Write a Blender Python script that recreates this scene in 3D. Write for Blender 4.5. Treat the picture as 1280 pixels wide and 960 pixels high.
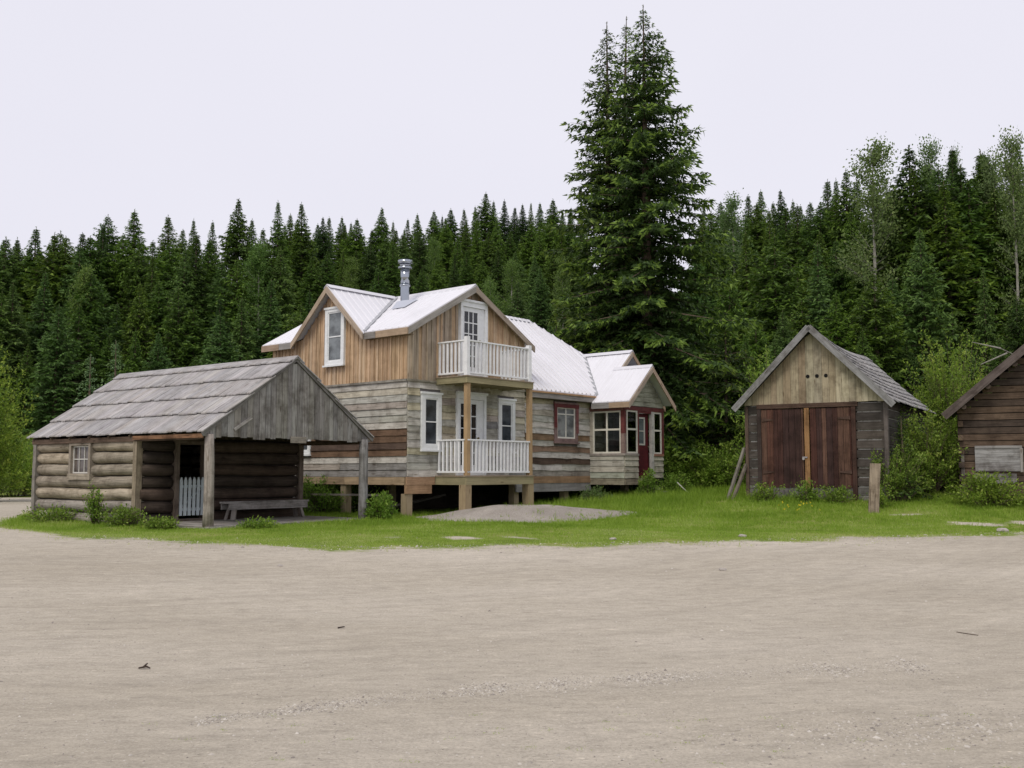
import bpy, bmesh, math, random
import numpy as np
from mathutils import Vector, Matrix
random.seed(7); RNG = np.random.default_rng(7)
for o in list(bpy.data.objects): bpy.data.objects.remove(o)
SC = bpy.context.scene; COL = SC.collection
rad = math.radians
# ------------------------------------------------------------------ camera, sky, sun, exposure
CAMZ = 1.6; PITCH = rad(5.03); F = 1250.0
cam = bpy.data.objects.new('camera', bpy.data.cameras.new('camera')); COL.objects.link(cam)
cam.location = (0, 0, CAMZ); cam.rotation_euler = (rad(90) + PITCH, 0, 0)
cam.data.sensor_width = 36; cam.data.lens = 36 * F / 1280; cam.data.clip_end = 2000; cam.data.clip_start = .1
SC.camera = cam
W = bpy.data.worlds.new('World'); SC.world = W; W.use_nodes = True
nt = W.node_tree; nt.nodes.clear()
SUN_EL, SUN_AZ = 52, 205          # azimuth of the light source measured clockwise from +Y (behind the camera, slightly left)
sky = nt.nodes.new('ShaderNodeTexSky'); sky.sky_type = 'NISHITA'; sky.sun_disc = False
sky.sun_elevation = rad(SUN_EL); sky.sun_rotation = rad(SUN_AZ); sky.air_density = 1; sky.dust_density = 3
mx = nt.nodes.new('ShaderNodeMix'); mx.data_type = 'RGBA'; mx.inputs[0].default_value = .93   # even cloud cover over the clear sky
wt = nt.nodes.new('ShaderNodeTexCoord'); wn = nt.nodes.new('ShaderNodeTexNoise'); wn.inputs['Scale'].default_value = 1.6; wn.inputs['Detail'].default_value = 3
wr_ = nt.nodes.new('ShaderNodeValToRGB'); wr_.color_ramp.elements[0].position = .35; wr_.color_ramp.elements[1].position = .65
wr_.color_ramp.elements[0].color = (.955, .955, .965, 1); wr_.color_ramp.elements[1].color = (1.0, 1.0, 1.0, 1)
wm = nt.nodes.new('ShaderNodeMix'); wm.data_type = 'RGBA'; wm.blend_type = 'MULTIPLY'; wm.inputs[0].default_value = 1; wm.inputs[6].default_value = (8.6, 8.45, 9.3, 1)
nt.links.new(wt.outputs['Generated'], wn.inputs['Vector']); nt.links.new(wn.outputs['Fac'], wr_.inputs[0]); nt.links.new(wr_.outputs[0], wm.inputs[7]); nt.links.new(wm.outputs[2], mx.inputs[7])
bg = nt.nodes.new('ShaderNodeBackground'); bg.inputs[1].default_value = .1
wo = nt.nodes.new('ShaderNodeOutputWorld')
nt.links.new(sky.outputs[0], mx.inputs[6]); nt.links.new(mx.outputs[2], bg.inputs[0]); nt.links.new(bg.outputs[0], wo.inputs[0])
sl = bpy.data.lights.new('sun', 'SUN'); sl.energy = 1.8; sl.angle = rad(25); sl.color = (1, .93, .82)
so = bpy.data.objects.new('sun', sl); COL.objects.link(so); so.location = (0, -10, 40)
so.rotation_euler = Vector((-math.sin(rad(SUN_AZ)) * math.cos(rad(SUN_EL)), -math.cos(rad(SUN_AZ)) * math.cos(rad(SUN_EL)), -math.sin(rad(SUN_EL)))).to_track_quat('-Z', 'Y').to_euler()
SC.view_settings.view_transform = 'Standard'; SC.view_settings.look = 'None'
SC.view_settings.exposure = .04; SC.view_settings.gamma = 1
SC.render.engine = 'CYCLES'
try: SC.cycles.max_bounces = 6; SC.cycles.diffuse_bounces = 3; SC.cycles.transparent_max_bounces = 8
except Exception: pass

def zat(py, Y): return CAMZ + Y * math.tan(PITCH + math.atan((480 - py) / F))
def xat(px, Y, z=1.6): return (px - 640) / F * (Y * math.cos(PITCH) + (z - CAMZ) * math.sin(PITCH))
def ss(a, b, x):
    t = np.clip((np.asarray(x, float) - a) / (b - a), 0, 1); return t * t * (3 - 2 * t)
def hill(x, y):
    y = np.asarray(y, float); x = np.asarray(x, float)
    d = np.clip(y - 58 - 6 * np.sin(x * .03), 0, 96)
    return .29 * d * ss(0, 30, d) + ss(10, 60, d) * (1.5 * np.sin(x * .06 + 1) + np.sin(y * .09 + x * .04))
def gz(x, y):
    x = np.asarray(x, float); y = np.asarray(y, float)
    R = .05 + .70 * ss(-4, 13, x)
    z = .40 * ss(9, 21, y) + R * ss(21, 30, y)
    z = z + .012 * np.sin(x * 1.3 + y * .7) * np.cos(y * 1.1 - x * .4) + .02 * np.sin(x * .31 + 2) * np.cos(y * .27)
    return z + hill(x, y)
def G(x, y): return float(gz(x, y))
def hit(px, py):
    """ground point seen at a pixel of the photograph"""
    y = 4.0
    while y < 80:
        zz = zat(py, y)
        if zz <= G(xat(px, y, zz), y): break
        y += .02
    return xat(px, y, zat(py, y)), y
def rescale(o, x, y, z, k):
    """put a building farther or nearer at its true size"""
    o.location = (x * k, y * k, CAMZ + (z - CAMZ) * k); o.scale = (k, k, k)
KH, KC = 1.05, .93

# ------------------------------------------------------------------ materials
def newmat(name):
    m = bpy.data.materials.new(name); m.use_nodes = True; n = m.node_tree; n.nodes.clear()
    out = n.nodes.new('ShaderNodeOutputMaterial'); b = n.nodes.new('ShaderNodeBsdfPrincipled')
    n.links.new(b.outputs[0], out.inputs[0]); b.inputs['Roughness'].default_value = .85
    b.inputs['Specular IOR Level'].default_value = .25
    return m, n, b, out
def mapn(n, scale, src='Object', loc=(0, 0, 0)):
    tc = n.nodes.new('ShaderNodeTexCoord'); mp = n.nodes.new('ShaderNodeMapping')
    mp.inputs['Scale'].default_value = scale; mp.inputs['Location'].default_value = loc
    n.links.new(tc.outputs[src], mp.inputs[0]); return mp.outputs[0]
def noise(n, vec, scale=1, detail=4, rough=.6):
    t = n.nodes.new('ShaderNodeTexNoise'); t.inputs['Scale'].default_value = scale
    t.inputs['Detail'].default_value = detail; t.inputs['Roughness'].default_value = rough
    n.links.new(vec, t.inputs['Vector']); return t.outputs['Fac']
def ramp(n, fac, stops):
    r = n.nodes.new('ShaderNodeValToRGB'); e = r.color_ramp.elements
    while len(e) < len(stops): e.new(.5)
    for i, (p, c) in enumerate(stops):
        e[i].position = p; e[i].color = (c, c, c, 1) if isinstance(c, (int, float)) else (*c, 1)
    n.links.new(fac, r.inputs[0]); return r.outputs[0]
def mix(n, a, b, fac=1.0, mode='MULTIPLY'):
    m = n.nodes.new('ShaderNodeMix'); m.data_type = 'RGBA'; m.blend_type = mode
    for s, v in ((6, a), (7, b), (0, fac)):
        if hasattr(v, 'is_output') or isinstance(v, bpy.types.NodeSocket): n.links.new(v, m.inputs[s])
        elif s == 0: m.inputs[0].default_value = v
        else: m.inputs[s].default_value = (*v, 1)
    return m.outputs[2]
def attr(n, name='Col', out='Color'):
    a = n.nodes.new('ShaderNodeAttribute'); a.attribute_name = name; return a.outputs[out]
def bump(n, b, h, strength=.4, dist=.02):
    k = n.nodes.new('ShaderNodeBump'); k.inputs['Strength'].default_value = strength; k.inputs['Distance'].default_value = dist
    n.links.new(h, k.inputs['Height']); n.links.new(k.outputs[0], b.inputs['Normal'])

def wood_mat(name, contrast=.5, stain=.4, green=0.0, rough=.85):
    m, n, b, o = newmat(name)
    uv = mapn(n, (1.3, 26, 1), 'UV')
    g = noise(n, uv, 1, 6, .65)
    g2 = noise(n, mapn(n, (.8, 90, 1), 'UV'), 1, 3, .6)
    lo = 1 - contrast
    c = mix(n, attr(n), ramp(n, g, [(.3, lo), (.5, .95), (.72, 1.0 + contrast * .35)]))
    c = mix(n, c, ramp(n, g2, [(.32, lo * 1.1 if lo < .8 else .9), (.5, 1.0)]))
    bl = noise(n, mapn(n, (2.2, 2.2, 2.2)), 1, 5, .7)
    c = mix(n, c, ramp(n, bl, [(.36, (1 - stain, 1 - stain * 1.05, 1 - stain * 1.1)), (.55, 1.0)]))
    kn = n.nodes.new('ShaderNodeTexVoronoi'); kn.inputs['Scale'].default_value = 1
    n.links.new(mapn(n, (1.1, 5, 1), 'UV'), kn.inputs['Vector'])
    c = mix(n, c, ramp(n, kn.outputs['Distance'], [(.04, (.42, .36, .3)), (.11, 1.0)]))
    c = mix(n, c, ramp(n, noise(n, mapn(n, (1.1, 6.5, 1), 'UV'), 1, 5, .7), [(.34, (1 - stain * .9, 1 - stain * .95, 1 - stain)), (.47, .97), (.60, 1.0), (.72, 1.12)]))
    if green: c = mix(n, c, (.6, .72, .4), ramp(n, noise(n, mapn(n, (1.5, 1.5, 1.5)), 1, 5), [(.55, 0.0), (.75, green)]), 'MIX')
    n.links.new(c, b.inputs['Base Color']); b.inputs['Roughness'].default_value = rough
    bump(n, b, g, .5, .012); return m
M_WOOD = wood_mat('weathered_wood', .5, .45)
M_SIDING = wood_mat('salvaged_siding', .36, .38)
M_PINE = wood_mat('fresh_pine', .34, .22)
M_TREATED = wood_mat('treated_lumber', .25, .15)
M_LOG = wood_mat('peeled_log', .45, .4)
M_SHAKE = wood_mat('shake_wood', .42, .25)
def paint_mat(name, wear=.15, rough=.5):
    m, n, b, o = newmat(name)
    c = mix(n, attr(n), ramp(n, noise(n, mapn(n, (5, 5, 9)), 1, 6, .7), [(.3, 1 - wear), (.55, 1.0)]))
    c = mix(n, c, ramp(n, noise(n, mapn(n, (1, 40, 1), 'UV'), 1, 3), [(.3, 1 - wear * .6), (.5, 1.0)]))
    n.links.new(c, b.inputs['Base Color']); b.inputs['Roughness'].default_value = rough; return m
M_PAINT = paint_mat('chalky_paint')
M_REDPAINT = paint_mat('worn_red_paint', .45, .7)
def metal_roof():
    m, n, b, o = newmat('white_metal_roof')
    c = mix(n, attr(n), ramp(n, noise(n, mapn(n, (.9, .9, .9)), 1, 4), [(.3, .93), (.6, 1.0)]))
    c = mix(n, c, ramp(n, noise(n, mapn(n, (.25, 14, 1), 'UV'), 1, 4, .7), [(.25, (.86, .85, .83)), (.5, 1.0)]))
    n.links.new(c, b.inputs['Base Color']); b.inputs['Roughness'].default_value = .38; b.inputs['Specular IOR Level'].default_value = .4
    return m
M_ROOF = metal_roof()
def steel():
    m, n, b, o = newmat('galvanised_steel'); n.links.new(attr(n), b.inputs['Base Color'])
    b.inputs['Metallic'].default_value = .95
    n.links.new(ramp(n, noise(n, mapn(n, (9, 9, 9)), 1), [(.3, .10), (.7, .2)]), b.inputs['Roughness']); return m
M_STEEL = steel()
def glass_dark():
    m, n, b, o = newmat('window_glass')
    c = mix(n, attr(n), ramp(n, noise(n, mapn(n, (2.3, 2.3, 3.5)), 1, 3), [(.35, .45), (.6, 1.15)]))
    n.links.new(c, b.inputs['Base Color']); b.inputs['Roughness'].default_value = .06; b.inputs['Specular IOR Level'].default_value = .45
    return m
M_GLASS = glass_dark()
def glass_clear():
    m = bpy.data.materials.new('clear_glass'); m.use_nodes = True; n = m.node_tree; n.nodes.clear()
    out = n.nodes.new('ShaderNodeOutputMaterial'); t = n.nodes.new('ShaderNodeBsdfTransparent'); g = n.nodes.new('ShaderNodeBsdfGlossy')
    g.inputs['Roughness'].default_value = .03; t.inputs[0].default_value = (.82, .86, .84, 1)
    fr = n.nodes.new('ShaderNodeFresnel'); fr.inputs[0].default_value = 1.5; mm = n.nodes.new('ShaderNodeMixShader')
    n.links.new(fr.outputs[0], mm.inputs[0]); n.links.new(t.outputs[0], mm.inputs[1]); n.links.new(g.outputs[0], mm.inputs[2]); n.links.new(mm.outputs[0], out.inputs[0]); return m
M_CLEAR = glass_clear()
def leaf_mat(name, dark, light, tip, trans=.25, vary=.35):
    """tint attribute: 0 old inner foliage .. 1 new growth at the shoot tips"""
    m, n, b, o = newmat(name)
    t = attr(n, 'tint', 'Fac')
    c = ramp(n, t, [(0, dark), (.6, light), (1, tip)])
    oi = n.nodes.new('ShaderNodeObjectInfo')
    c = mix(n, c, ramp(n, oi.outputs['Random'], [(0, (1 - vary, 1 - vary * .8, 1 - vary * .7)), (.35, (1 + vary * .35, 1.0 + vary * .3, .8)), (.65, (.8, .95, .85)), (1, (1.0 + vary * .5, 1 + vary * .6, .95))]))
    n.links.new(c, b.inputs['Base Color']); b.inputs['Roughness'].default_value = .6; b.inputs['Specular IOR Level'].default_value = .3
    tr = n.nodes.new('ShaderNodeBsdfTranslucent'); n.links.new(c, tr.inputs[0])
    ms = n.nodes.new('ShaderNodeMixShader'); ms.inputs[0].default_value = trans
    n.links.new(b.outputs[0], ms.inputs[1]); n.links.new(tr.outputs[0], ms.inputs[2]); n.links.new(ms.outputs[0], o.inputs[0]); return m
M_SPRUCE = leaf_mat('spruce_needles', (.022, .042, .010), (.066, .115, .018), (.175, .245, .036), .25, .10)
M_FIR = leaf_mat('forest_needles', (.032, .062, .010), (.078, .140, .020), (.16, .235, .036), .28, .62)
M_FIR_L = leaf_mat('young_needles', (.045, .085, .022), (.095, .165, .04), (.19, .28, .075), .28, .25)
M_BROAD = leaf_mat('broad_leaves', (.11, .185, .025), (.19, .29, .04), (.35, .42, .09), .4, .15)
M_ASPEN = leaf_mat('pale_leaves', (.095, .155, .055), (.16, .225, .08), (.26, .32, .13), .4, .15)
M_YASPEN = leaf_mat('spring_leaves', (.07, .13, .03), (.14, .22, .05), (.26, .34, .09), .4, .15)
M_GRASS = leaf_mat('grass_blades', (.20, .285, .028), (.36, .44, .06), (.60, .56, .24), .45, .0)
def bark_mat(name, c0, c1):
    m, n, b, o = newmat(name); f = noise(n, mapn(n, (14, 14, 4)), 1, 6, .7)
    n.links.new(ramp(n, f, [(.3, c0), (.7, c1)]), b.inputs['Base Color']); bump(n, b, f, .6, .02); return m
M_BARK = bark_mat('conifer_bark', (.05, .035, .025), (.16, .12, .09))
M_PALEBARK = bark_mat('aspen_bark', (.16, .155, .13), (.40, .38, .33))

def ground_mat():
    """one sheet: dirt where the mask is 0, turf where it is 1"""
    m, n, b, o = newmat('ground_surface')
    big = noise(n, mapn(n, (.16, .30, 1)), 1, 4, .6)
    dirt = ramp(n, big, [(.3, (.375, .335, .27)), (.5, (.425, .383, .315)), (.7, (.475, .43, .36))])
    st = noise(n, mapn(n, (.5, 3.6, 1), loc=(3, 1, 0)), 1, 8, .8)
    dirt = mix(n, dirt, ramp(n, st, [(.32, .90), (.46, .99), (.58, 1.0), (.70, 1.09)]))
    pt = noise(n, mapn(n, (3.2, 7, 1)), 1, 9, .82)
    dirt = mix(n, dirt, ramp(n, pt, [(.32, .80), (.48, 1.0), (.66, 1.14)]))
    tcx = n.nodes.new('ShaderNodeTexCoord'); sb = n.nodes.new('ShaderNodeVectorMath'); sb.operation = 'SUBTRACT'; sb.inputs[1].default_value = (-8, 30, 0)
    n.links.new(tcx.outputs['Object'], sb.inputs[0]); sp_ = n.nodes.new('ShaderNodeSeparateXYZ'); n.links.new(sb.outputs[0], sp_.inputs[0])
    def mth(op, a, b_=None):
        q = n.nodes.new('ShaderNodeMath'); q.operation = op
        for i_, v_ in enumerate((a, b_)):
            if v_ is None: continue
            if isinstance(v_, (int, float)): q.inputs[i_].default_value = v_
            else: n.links.new(v_, q.inputs[i_])
        return q.outputs[0]
    rad_ = mth('SQRT', mth('ADD', mth('POWER', sp_.outputs[0], 2.0), mth('POWER', sp_.outputs[1], 2.0))); ang_ = mth('ARCTAN2', sp_.outputs[0], sp_.outputs[1])
    cb_ = n.nodes.new('ShaderNodeCombineXYZ'); n.links.new(mth('MULTIPLY', rad_, 2.6), cb_.inputs[0]); n.links.new(mth('MULTIPLY', ang_, 5.0), cb_.inputs[1])
    trk = noise(n, cb_.outputs[0], 1, 8, .72)
    dirt = mix(n, dirt, ramp(n, trk, [(.32, .88), (.44, .97), (.52, 1.01), (.66, 1.07)]))
    fl = noise(n, mapn(n, (4.5, 11, 1), loc=(7, 2, 0)), 1, 9, .88)
    dirt = mix(n, dirt, ramp(n, fl, [(.30, .62), (.40, .93), (.5, 1.0), (.60, 1.04), (.68, 1.30)]))
    ck = noise(n, mapn(n, (3.2, 15, 1), loc=(1, 9, 0)), 1, 3, .55)
    dirt = mix(n, dirt, ramp(n, ck, [(.29, .78), (.34, 1.0), (.66, 1.0), (.70, 1.22)]))
    ck2 = noise(n, mapn(n, (11, 30, 1), loc=(5, 3, 0)), 1, 2, .5)
    dirt = mix(n, dirt, ramp(n, ck2, [(.27, .68), (.32, 1.0), (.68, 1.0), (.72, 1.3)]))
    grit = noise(n, mapn(n, (20, 26, 20)), 1, 3, .9)
    dirt = mix(n, dirt, ramp(n, grit, [(.28, .70), (.40, 1.0), (.60, 1.0), (.74, 1.28)]))
    fine = noise(n, mapn(n, (55, 55, 55)), 1, 5, .8)
    dirt = mix(n, dirt, ramp(n, fine, [(.3, .72), (.5, 1.0), (.72, 1.18)]))
    vo = n.nodes.new('ShaderNodeTexVoronoi'); vo.inputs['Scale'].default_value = 38; n.links.new(mapn(n, (1, 1, 1)), vo.inputs['Vector'])
    dirt = mix(n, dirt, ramp(n, vo.outputs['Distance'], [(.0, 1.12), (.25, 1.0), (.9, .93)]))
    turfn = noise(n, mapn(n, (.8, .8, .8)), 1, 6, .7)
    turf = ramp(n, turfn, [(.3, (.10, .15, .018)), (.5, (.16, .22, .03)), (.68, (.27, .26, .10))])
    turf = mix(n, turf, ramp(n, fine, [(.3, .7), (.7, 1.25)]))
    duff = ramp(n, turfn, [(.3, (.012, .022, .008)), (.7, (.03, .05, .016))])
    msk = n.nodes.new('ShaderNodeMath'); msk.operation = 'ADD'
    n.links.new(attr(n, 'mask', 'Fac'), msk.inputs[0])
    e = n.nodes.new('ShaderNodeMath'); e.operation = 'MULTIPLY_ADD'; e.inputs[1].default_value = 1.1; e.inputs[2].default_value = -.55
    n.links.new(noise(n, mapn(n, (1.6, 3.2, 1)), 1, 7, .75), e.inputs[0]); n.links.new(e.outputs[0], msk.inputs[1])
    fac = ramp(n, msk.outputs[0], [(.42, 0.0), (.62, 1.0)])
    c = mix(n, dirt, turf, fac, 'MIX')
    c = mix(n, c, duff, attr(n, 'forest', 'Fac'), 'MIX')
    n.links.new(c, b.inputs['Base Color']); b.inputs['Roughness'].default_value = .95; b.inputs['Specular IOR Level'].default_value = .12
    h = mix(n, fine, pt, .5, 'MIX'); bump(n, b, h, .55, .03)
    return m
M_GROUND = ground_mat()
def flatmat(name, c, rough=.9):
    m, n, b, o = newmat(name); f = noise(n, mapn(n, (8, 8, 8)), 1, 5)
    n.links.new(mix(n, c, ramp(n, f, [(.3, .75), (.7, 1.15)])), b.inputs['Base Color']); b.inputs['Roughness'].default_value = rough; return m
M_STONE = flatmat('grey_stone', (.36, .33, .30))
def pebble_mat():
    m, n, b, o = newmat('pebbles'); c = ramp(n, attr(n, 'tint', 'Fac'), [(0, (.20, .18, .16)), (.5, (.34, .31, .27)), (1, (.52, .49, .44))])
    n.links.new(c, b.inputs['Base Color']); return m
M_PEBBLE = pebble_mat()
def gravel_mat():
    m, n, b, o = newmat('gravel'); f = noise(n, mapn(n, (34, 34, 34)), 1, 5, .85); g = noise(n, mapn(n, (1.2, 1.2, 1.2)), 1, 4)
    c = mix(n, ramp(n, g, [(.3, (.30, .27, .235)), (.7, (.43, .39, .345))]), ramp(n, f, [(.3, .5), (.5, 1.0), (.7, 1.45)]))
    n.links.new(c, b.inputs['Base Color']); bump(n, b, f, .9, .04); return m
M_GRAVEL = gravel_mat()

# ------------------------------------------------------------------ builders
def tag(o, label=None, cat=None, group=None, kind=None):
    if label: o['label'] = label
    if cat: o['category'] = cat
    if group: o['group'] = group
    if kind: o['kind'] = kind
    return o
def empty(name, loc, rz=0, **k):
    o = bpy.data.objects.new(name, None); COL.objects.link(o); o.location = loc; o.rotation_euler = (0, 0, rz); o.empty_display_size = .3
    return tag(o, **k)
def copy_tree(o, parent=None):
    c = o.copy(); COL.objects.link(c); c.parent = parent
    for ch in list(o.children): copy_tree(ch, c)
    return c
HF = [(0, 1, 2, 3), (4, 7, 6, 5), (0, 4, 5, 1), (1, 5, 6, 2), (2, 6, 7, 3), (3, 7, 4, 0)]
class MB:
    def __init__(s, zoff=0): s.v = []; s.f = []; s.c = []; s.uv = []; s.zo = zoff
    def hexa(s, p, col, axis=None):
        """8 corners: 0-3 one end loop, 4-7 the opposite"""
        p = [Vector(q) for q in p]
        a, b, c = p[1] - p[0], p[3] - p[0], p[4] - p[0]
        if axis is None:
            L = [(a.length, a), (b.length, b), (c.length, c)]; axis = max(L, key=lambda t: t[0])[1]
        ax = Vector(axis).normalized(); flip = a.cross(b).dot(c) > 0
        i0 = len(s.v); s.v += [tuple(q) for q in p]; ou, ov = random.random() * 50, random.random() * 50
        for f in HF:
            g = f[::-1] if not flip else f
            s.f.append([i0 + k for k in reversed(g)]); s.c.append(col)
            n = (p[g[1]] - p[g[0]]).cross(p[g[2]] - p[g[0]])
            w = ax.cross(n)
            if w.length < 1e-9: w = ax.orthogonal()
            w.normalize()
            s.uv.append([(p[k].dot(ax) + ou, p[k].dot(w) + ov) for k in reversed(g)])
    def box(s, o, a, b, c, col, axis=None):
        o, a, b, c = Vector(o), Vector(a), Vector(b), Vector(c)
        s.hexa([o, o + a, o + a + b, o + b, o + c, o + a + c, o + a + b + c, o + b + c], col, axis)
    def bx(s, x0, x1, y0, y1, z0, z1, col, axis=None): s.box((x0, y0, z0), (x1 - x0, 0, 0), (0, y1 - y0, 0), (0, 0, z1 - z0), col, axis)
    def beam(s, p, q, w, h, col, up=(0, 0, 1)):
        p, q = Vector(p), Vector(q); d = q - p; sd = d.cross(Vector(up))
        if sd.length < 1e-6: sd = Vector((1, 0, 0))
        sd = sd.normalized() * w; u = sd.cross(d).normalized() * h
        s.box(p - sd / 2 - u / 2, sd, u, d, col, d)
    def rod(s, p, q, r0, r1, col, n=10, rings=1, wob=0, cap=True):
        p, q = Vector(p), Vector(q); d = q - p; L = d.length; dn = d.normalized(); a = dn.orthogonal().normalized(); b = dn.cross(a)
        i0 = len(s.v); ou = random.random() * 50; ph = random.random() * 6
        for k in range(rings + 1):
            t = k / rings; r = r0 + (r1 - r0) * t; c = p + d * t
            if wob: c = c + (a * math.sin(ph + t * L * 1.7) + b * math.cos(ph * 2 + t * L * 1.3)) * wob * (0 if k in () else 1)
            rr = r * (1 + (random.uniform(-.05, .05) if wob else 0))
            for j in range(n):
                th = 2 * math.pi * j / n; s.v.append(tuple(c + (a * math.cos(th) + b * math.sin(th)) * rr))
        for k in range(rings):
            for j in range(n):
                A = i0 + k * n + j; B = i0 + k * n + (j + 1) % n
                s.f.append([A, B, B + n, A + n]); s.c.append(col)
                u0, u1 = ou + L * k / rings, ou + L * (k + 1) / rings; v0, v1 = j / n * 6.28 * r0, (j + 1) / n * 6.28 * r0
                s.uv.append([(u0, v0), (u0, v1), (u1, v1), (u1, v0)])
        if cap:
            for base, rev in ((i0, True), (i0 + rings * n, False)):
                idx = [base + j for j in range(n)]
                if rev: idx = idx[::-1]
                s.f.append(idx); s.c.append([x * .8 for x in col]); s.uv.append([(ou + .01 * math.cos(k), .2 * math.sin(k)) for k in range(n)])
    def poly(s, pts, thick, col, axis=(1, 0, 0)):
        """slab: polygon pts (top face, any winding) with thickness downwards"""
        i0 = len(s.v); n = len(pts); P = [Vector(q) for q in pts]
        nn = Vector((0, 0, 0))
        for i in range(n): nn += P[i].cross(P[(i + 1) % n])
        if nn.z < 0: P = P[::-1]; nn = -nn
        ax = Vector(axis).normalized(); w = ax.cross(nn).normalized()
        s.v += [tuple(q) for q in P] + [tuple(q - Vector((0, 0, thick))) for q in P]
        uv = [(q.dot(ax), q.dot(w)) for q in P]
        s.f.append([i0 + k for k in range(n)]); s.c.append(col); s.uv.append(uv)
        s.f.append([i0 + n + k for k in reversed(range(n))]); s.c.append([x * .9 for x in col]); s.uv.append(uv[::-1])
        for k in range(n):
            j = (k + 1) % n
            s.f.append([i0 + k, i0 + n + k, i0 + n + j, i0 + j]); s.c.append(col); s.uv.append([uv[k], uv[k], uv[j], uv[j]])
    def build(s, name, mat, parent=None, smooth=False, **k):
        me = bpy.data.meshes.new(name); v = [(x, y, z - s.zo) for x, y, z in s.v]
        me.from_pydata(v, [], s.f); uvl = me.uv_layers.new(name='UVMap')
        flat = [c for f in s.uv for q in f for c in q]; uvl.data.foreach_set('uv', flat)
        ca = me.attributes.new('Col', 'FLOAT_COLOR', 'FACE')
        ca.data.foreach_set('color', [x for c in s.c for x in (c[0], c[1], c[2], 1)])
        if smooth:
            me.polygons.foreach_set('use_smooth', [len(f) == 4 for f in s.f])
        me.materials.append(mat); me.update()
        o = bpy.data.objects.new(name, me); COL.objects.link(o); o.parent = parent
        return tag(o, **k)
def jit(c, a=.1):
    k = 1 + random.uniform(-a, a); return (c[0] * k * (1 + random.uniform(-a, a) * .15), c[1] * k, c[2] * k * (1 + random.uniform(-a, a) * .2))
def sub(a0, a1, cuts):
    """interval minus cuts"""
    segs = [(a0, a1)]
    for c0, c1 in cuts:
        out = []
        for s0, s1 in segs:
            if c1 <= s0 or c0 >= s1: out.append((s0, s1)); continue
            if c0 > s0: out.append((s0, c0))
            if c1 < s1: out.append((c1, s1))
        segs = out
    return [q for q in segs if q[1] - q[0] > .01]
# wall frames: P(a, o, z) -> local point; a runs along the wall, o points outwards
def FR(y0=0): return lambda a, o, z: (a, y0 - o, z)
def LF(x0=0): return lambda a, o, z: (x0 - o, a, z)
def RT(x0): return lambda a, o, z: (x0 + o, a, z)
def BK(y0): return lambda a, o, z: (a, y0 + o, z)
def wbox(mb, P, a0, a1, o0, o1, z0, z1, col, axis=None):
    mb.hexa([P(a0, o0, z0), P(a1, o0, z0), P(a1, o1, z0), P(a0, o1, z0), P(a0, o0, z1), P(a1, o0, z1), P(a1, o1, z1), P(a0, o1, z1)], col, axis)
def siding(mb, P, a0, a1, z0, z1, rows, colf, openings=(), top=None, joints=1.0, wave=.008):
    """horizontal lapped boards, some with live edges; top(a) clips under a roof slope"""
    h = (z1 - z0) / rows
    for r in range(rows):
        b0, b1 = z0 + r * h, z0 + (r + 1) * h
        cuts = [(c0, c1) for c0, c1, d0, d1 in openings if d0 < b1 - .02 and d1 > b0 + .02]
        lo, hi = a0, a1
        if top:
            xs = [a0 + (a1 - a0) * i / 200 for i in range(201)]; ok = [x for x in xs if top(x) > b0 + .5 * h]
            if not ok: continue
            lo, hi = min(ok), max(ok)
        for s0, s1 in sub(lo, hi, cuts):
            pts = [s0]
            while s1 - pts[-1] > 1.6 and random.random() < .55 * joints: pts.append(pts[-1] + random.uniform(.7, s1 - pts[-1] - .5))
            pts.append(s1)
            for i in range(len(pts) - 1):
                q0, q1 = pts[i] + .002, pts[i + 1] - .002; col = colf(r, (q0 + q1) / 2)
                n = max(1, int((q1 - q0) / .35)); e = [random.uniform(-wave, wave) for _ in range(n + 1)]; base = .034 + random.uniform(-.006, .008)
                for k in range(n):
                    c0, c1 = q0 + (q1 - q0) * k / n, q0 + (q1 - q0) * (k + 1) / n
                    mb.hexa([P(c0, 0, b0 + e[k]), P(c1, 0, b0 + e[k + 1]), P(c1, base, b0 + e[k + 1]), P(c0, base, b0 + e[k]),
                             P(c0, 0, b1 + .012), P(c1, 0, b1 + .012), P(c1, .010, b1 + .012), P(c0, .010, b1 + .012)], col, Vector(P(1, 0, 0)) - Vector(P(0, 0, 0)))
def vboards(mb, P, a0, a1, zb, top, w, colf, batten=0, thick=.022, o0=.0, ragged=0, openings=(), gap=.004):
    """vertical boards from zb up to top(a)"""
    a = a0; ax = (0, 0, 1); i = 0
    while a < a1 - .01:
        ww = min(w * random.uniform(.8, 1.2), a1 - a); b = a + ww; col = colf(i); i += 1
        z0 = zb + (random.uniform(-ragged, ragged) if ragged else 0); t0, t1 = top(a), top(b); oo = o0 + random.uniform(0, .006)
        mids = [(z0, None)]
        cuts = [(d0, d1) for c0, c1, d0, d1 in openings if c0 < (a + b) / 2 < c1]
        for s0, s1 in sub(z0, max(t0, t1), cuts):
            e0, e1 = (t0, t1) if s1 >= max(t0, t1) - 1e-6 else (s1, s1)
            if min(e0, e1) < s0 + .01: e0, e1 = max(e0, s0 + .005), max(e1, s0 + .005)
            mb.hexa([P(a + gap, oo, s0), P(b - gap, oo, s0), P(b - gap, oo + thick, s0), P(a + gap, oo + thick, s0),
                     P(a + gap, oo, e0), P(b - gap, oo, e1), P(b - gap, oo + thick, e1), P(a + gap, oo + thick, e0)], col, ax)
        if batten and b < a1 - .02:
            bw = batten; tt = top(b)
            for s0, s1 in sub(z0, tt, [(d0, d1) for c0, c1, d0, d1 in openings if c0 < b < c1]):
                wbox(mb, P, b - bw / 2, b + bw / 2, oo + thick - .002, oo + thick + .024, s0, s1, colf(i), ax)
        a = b
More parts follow.
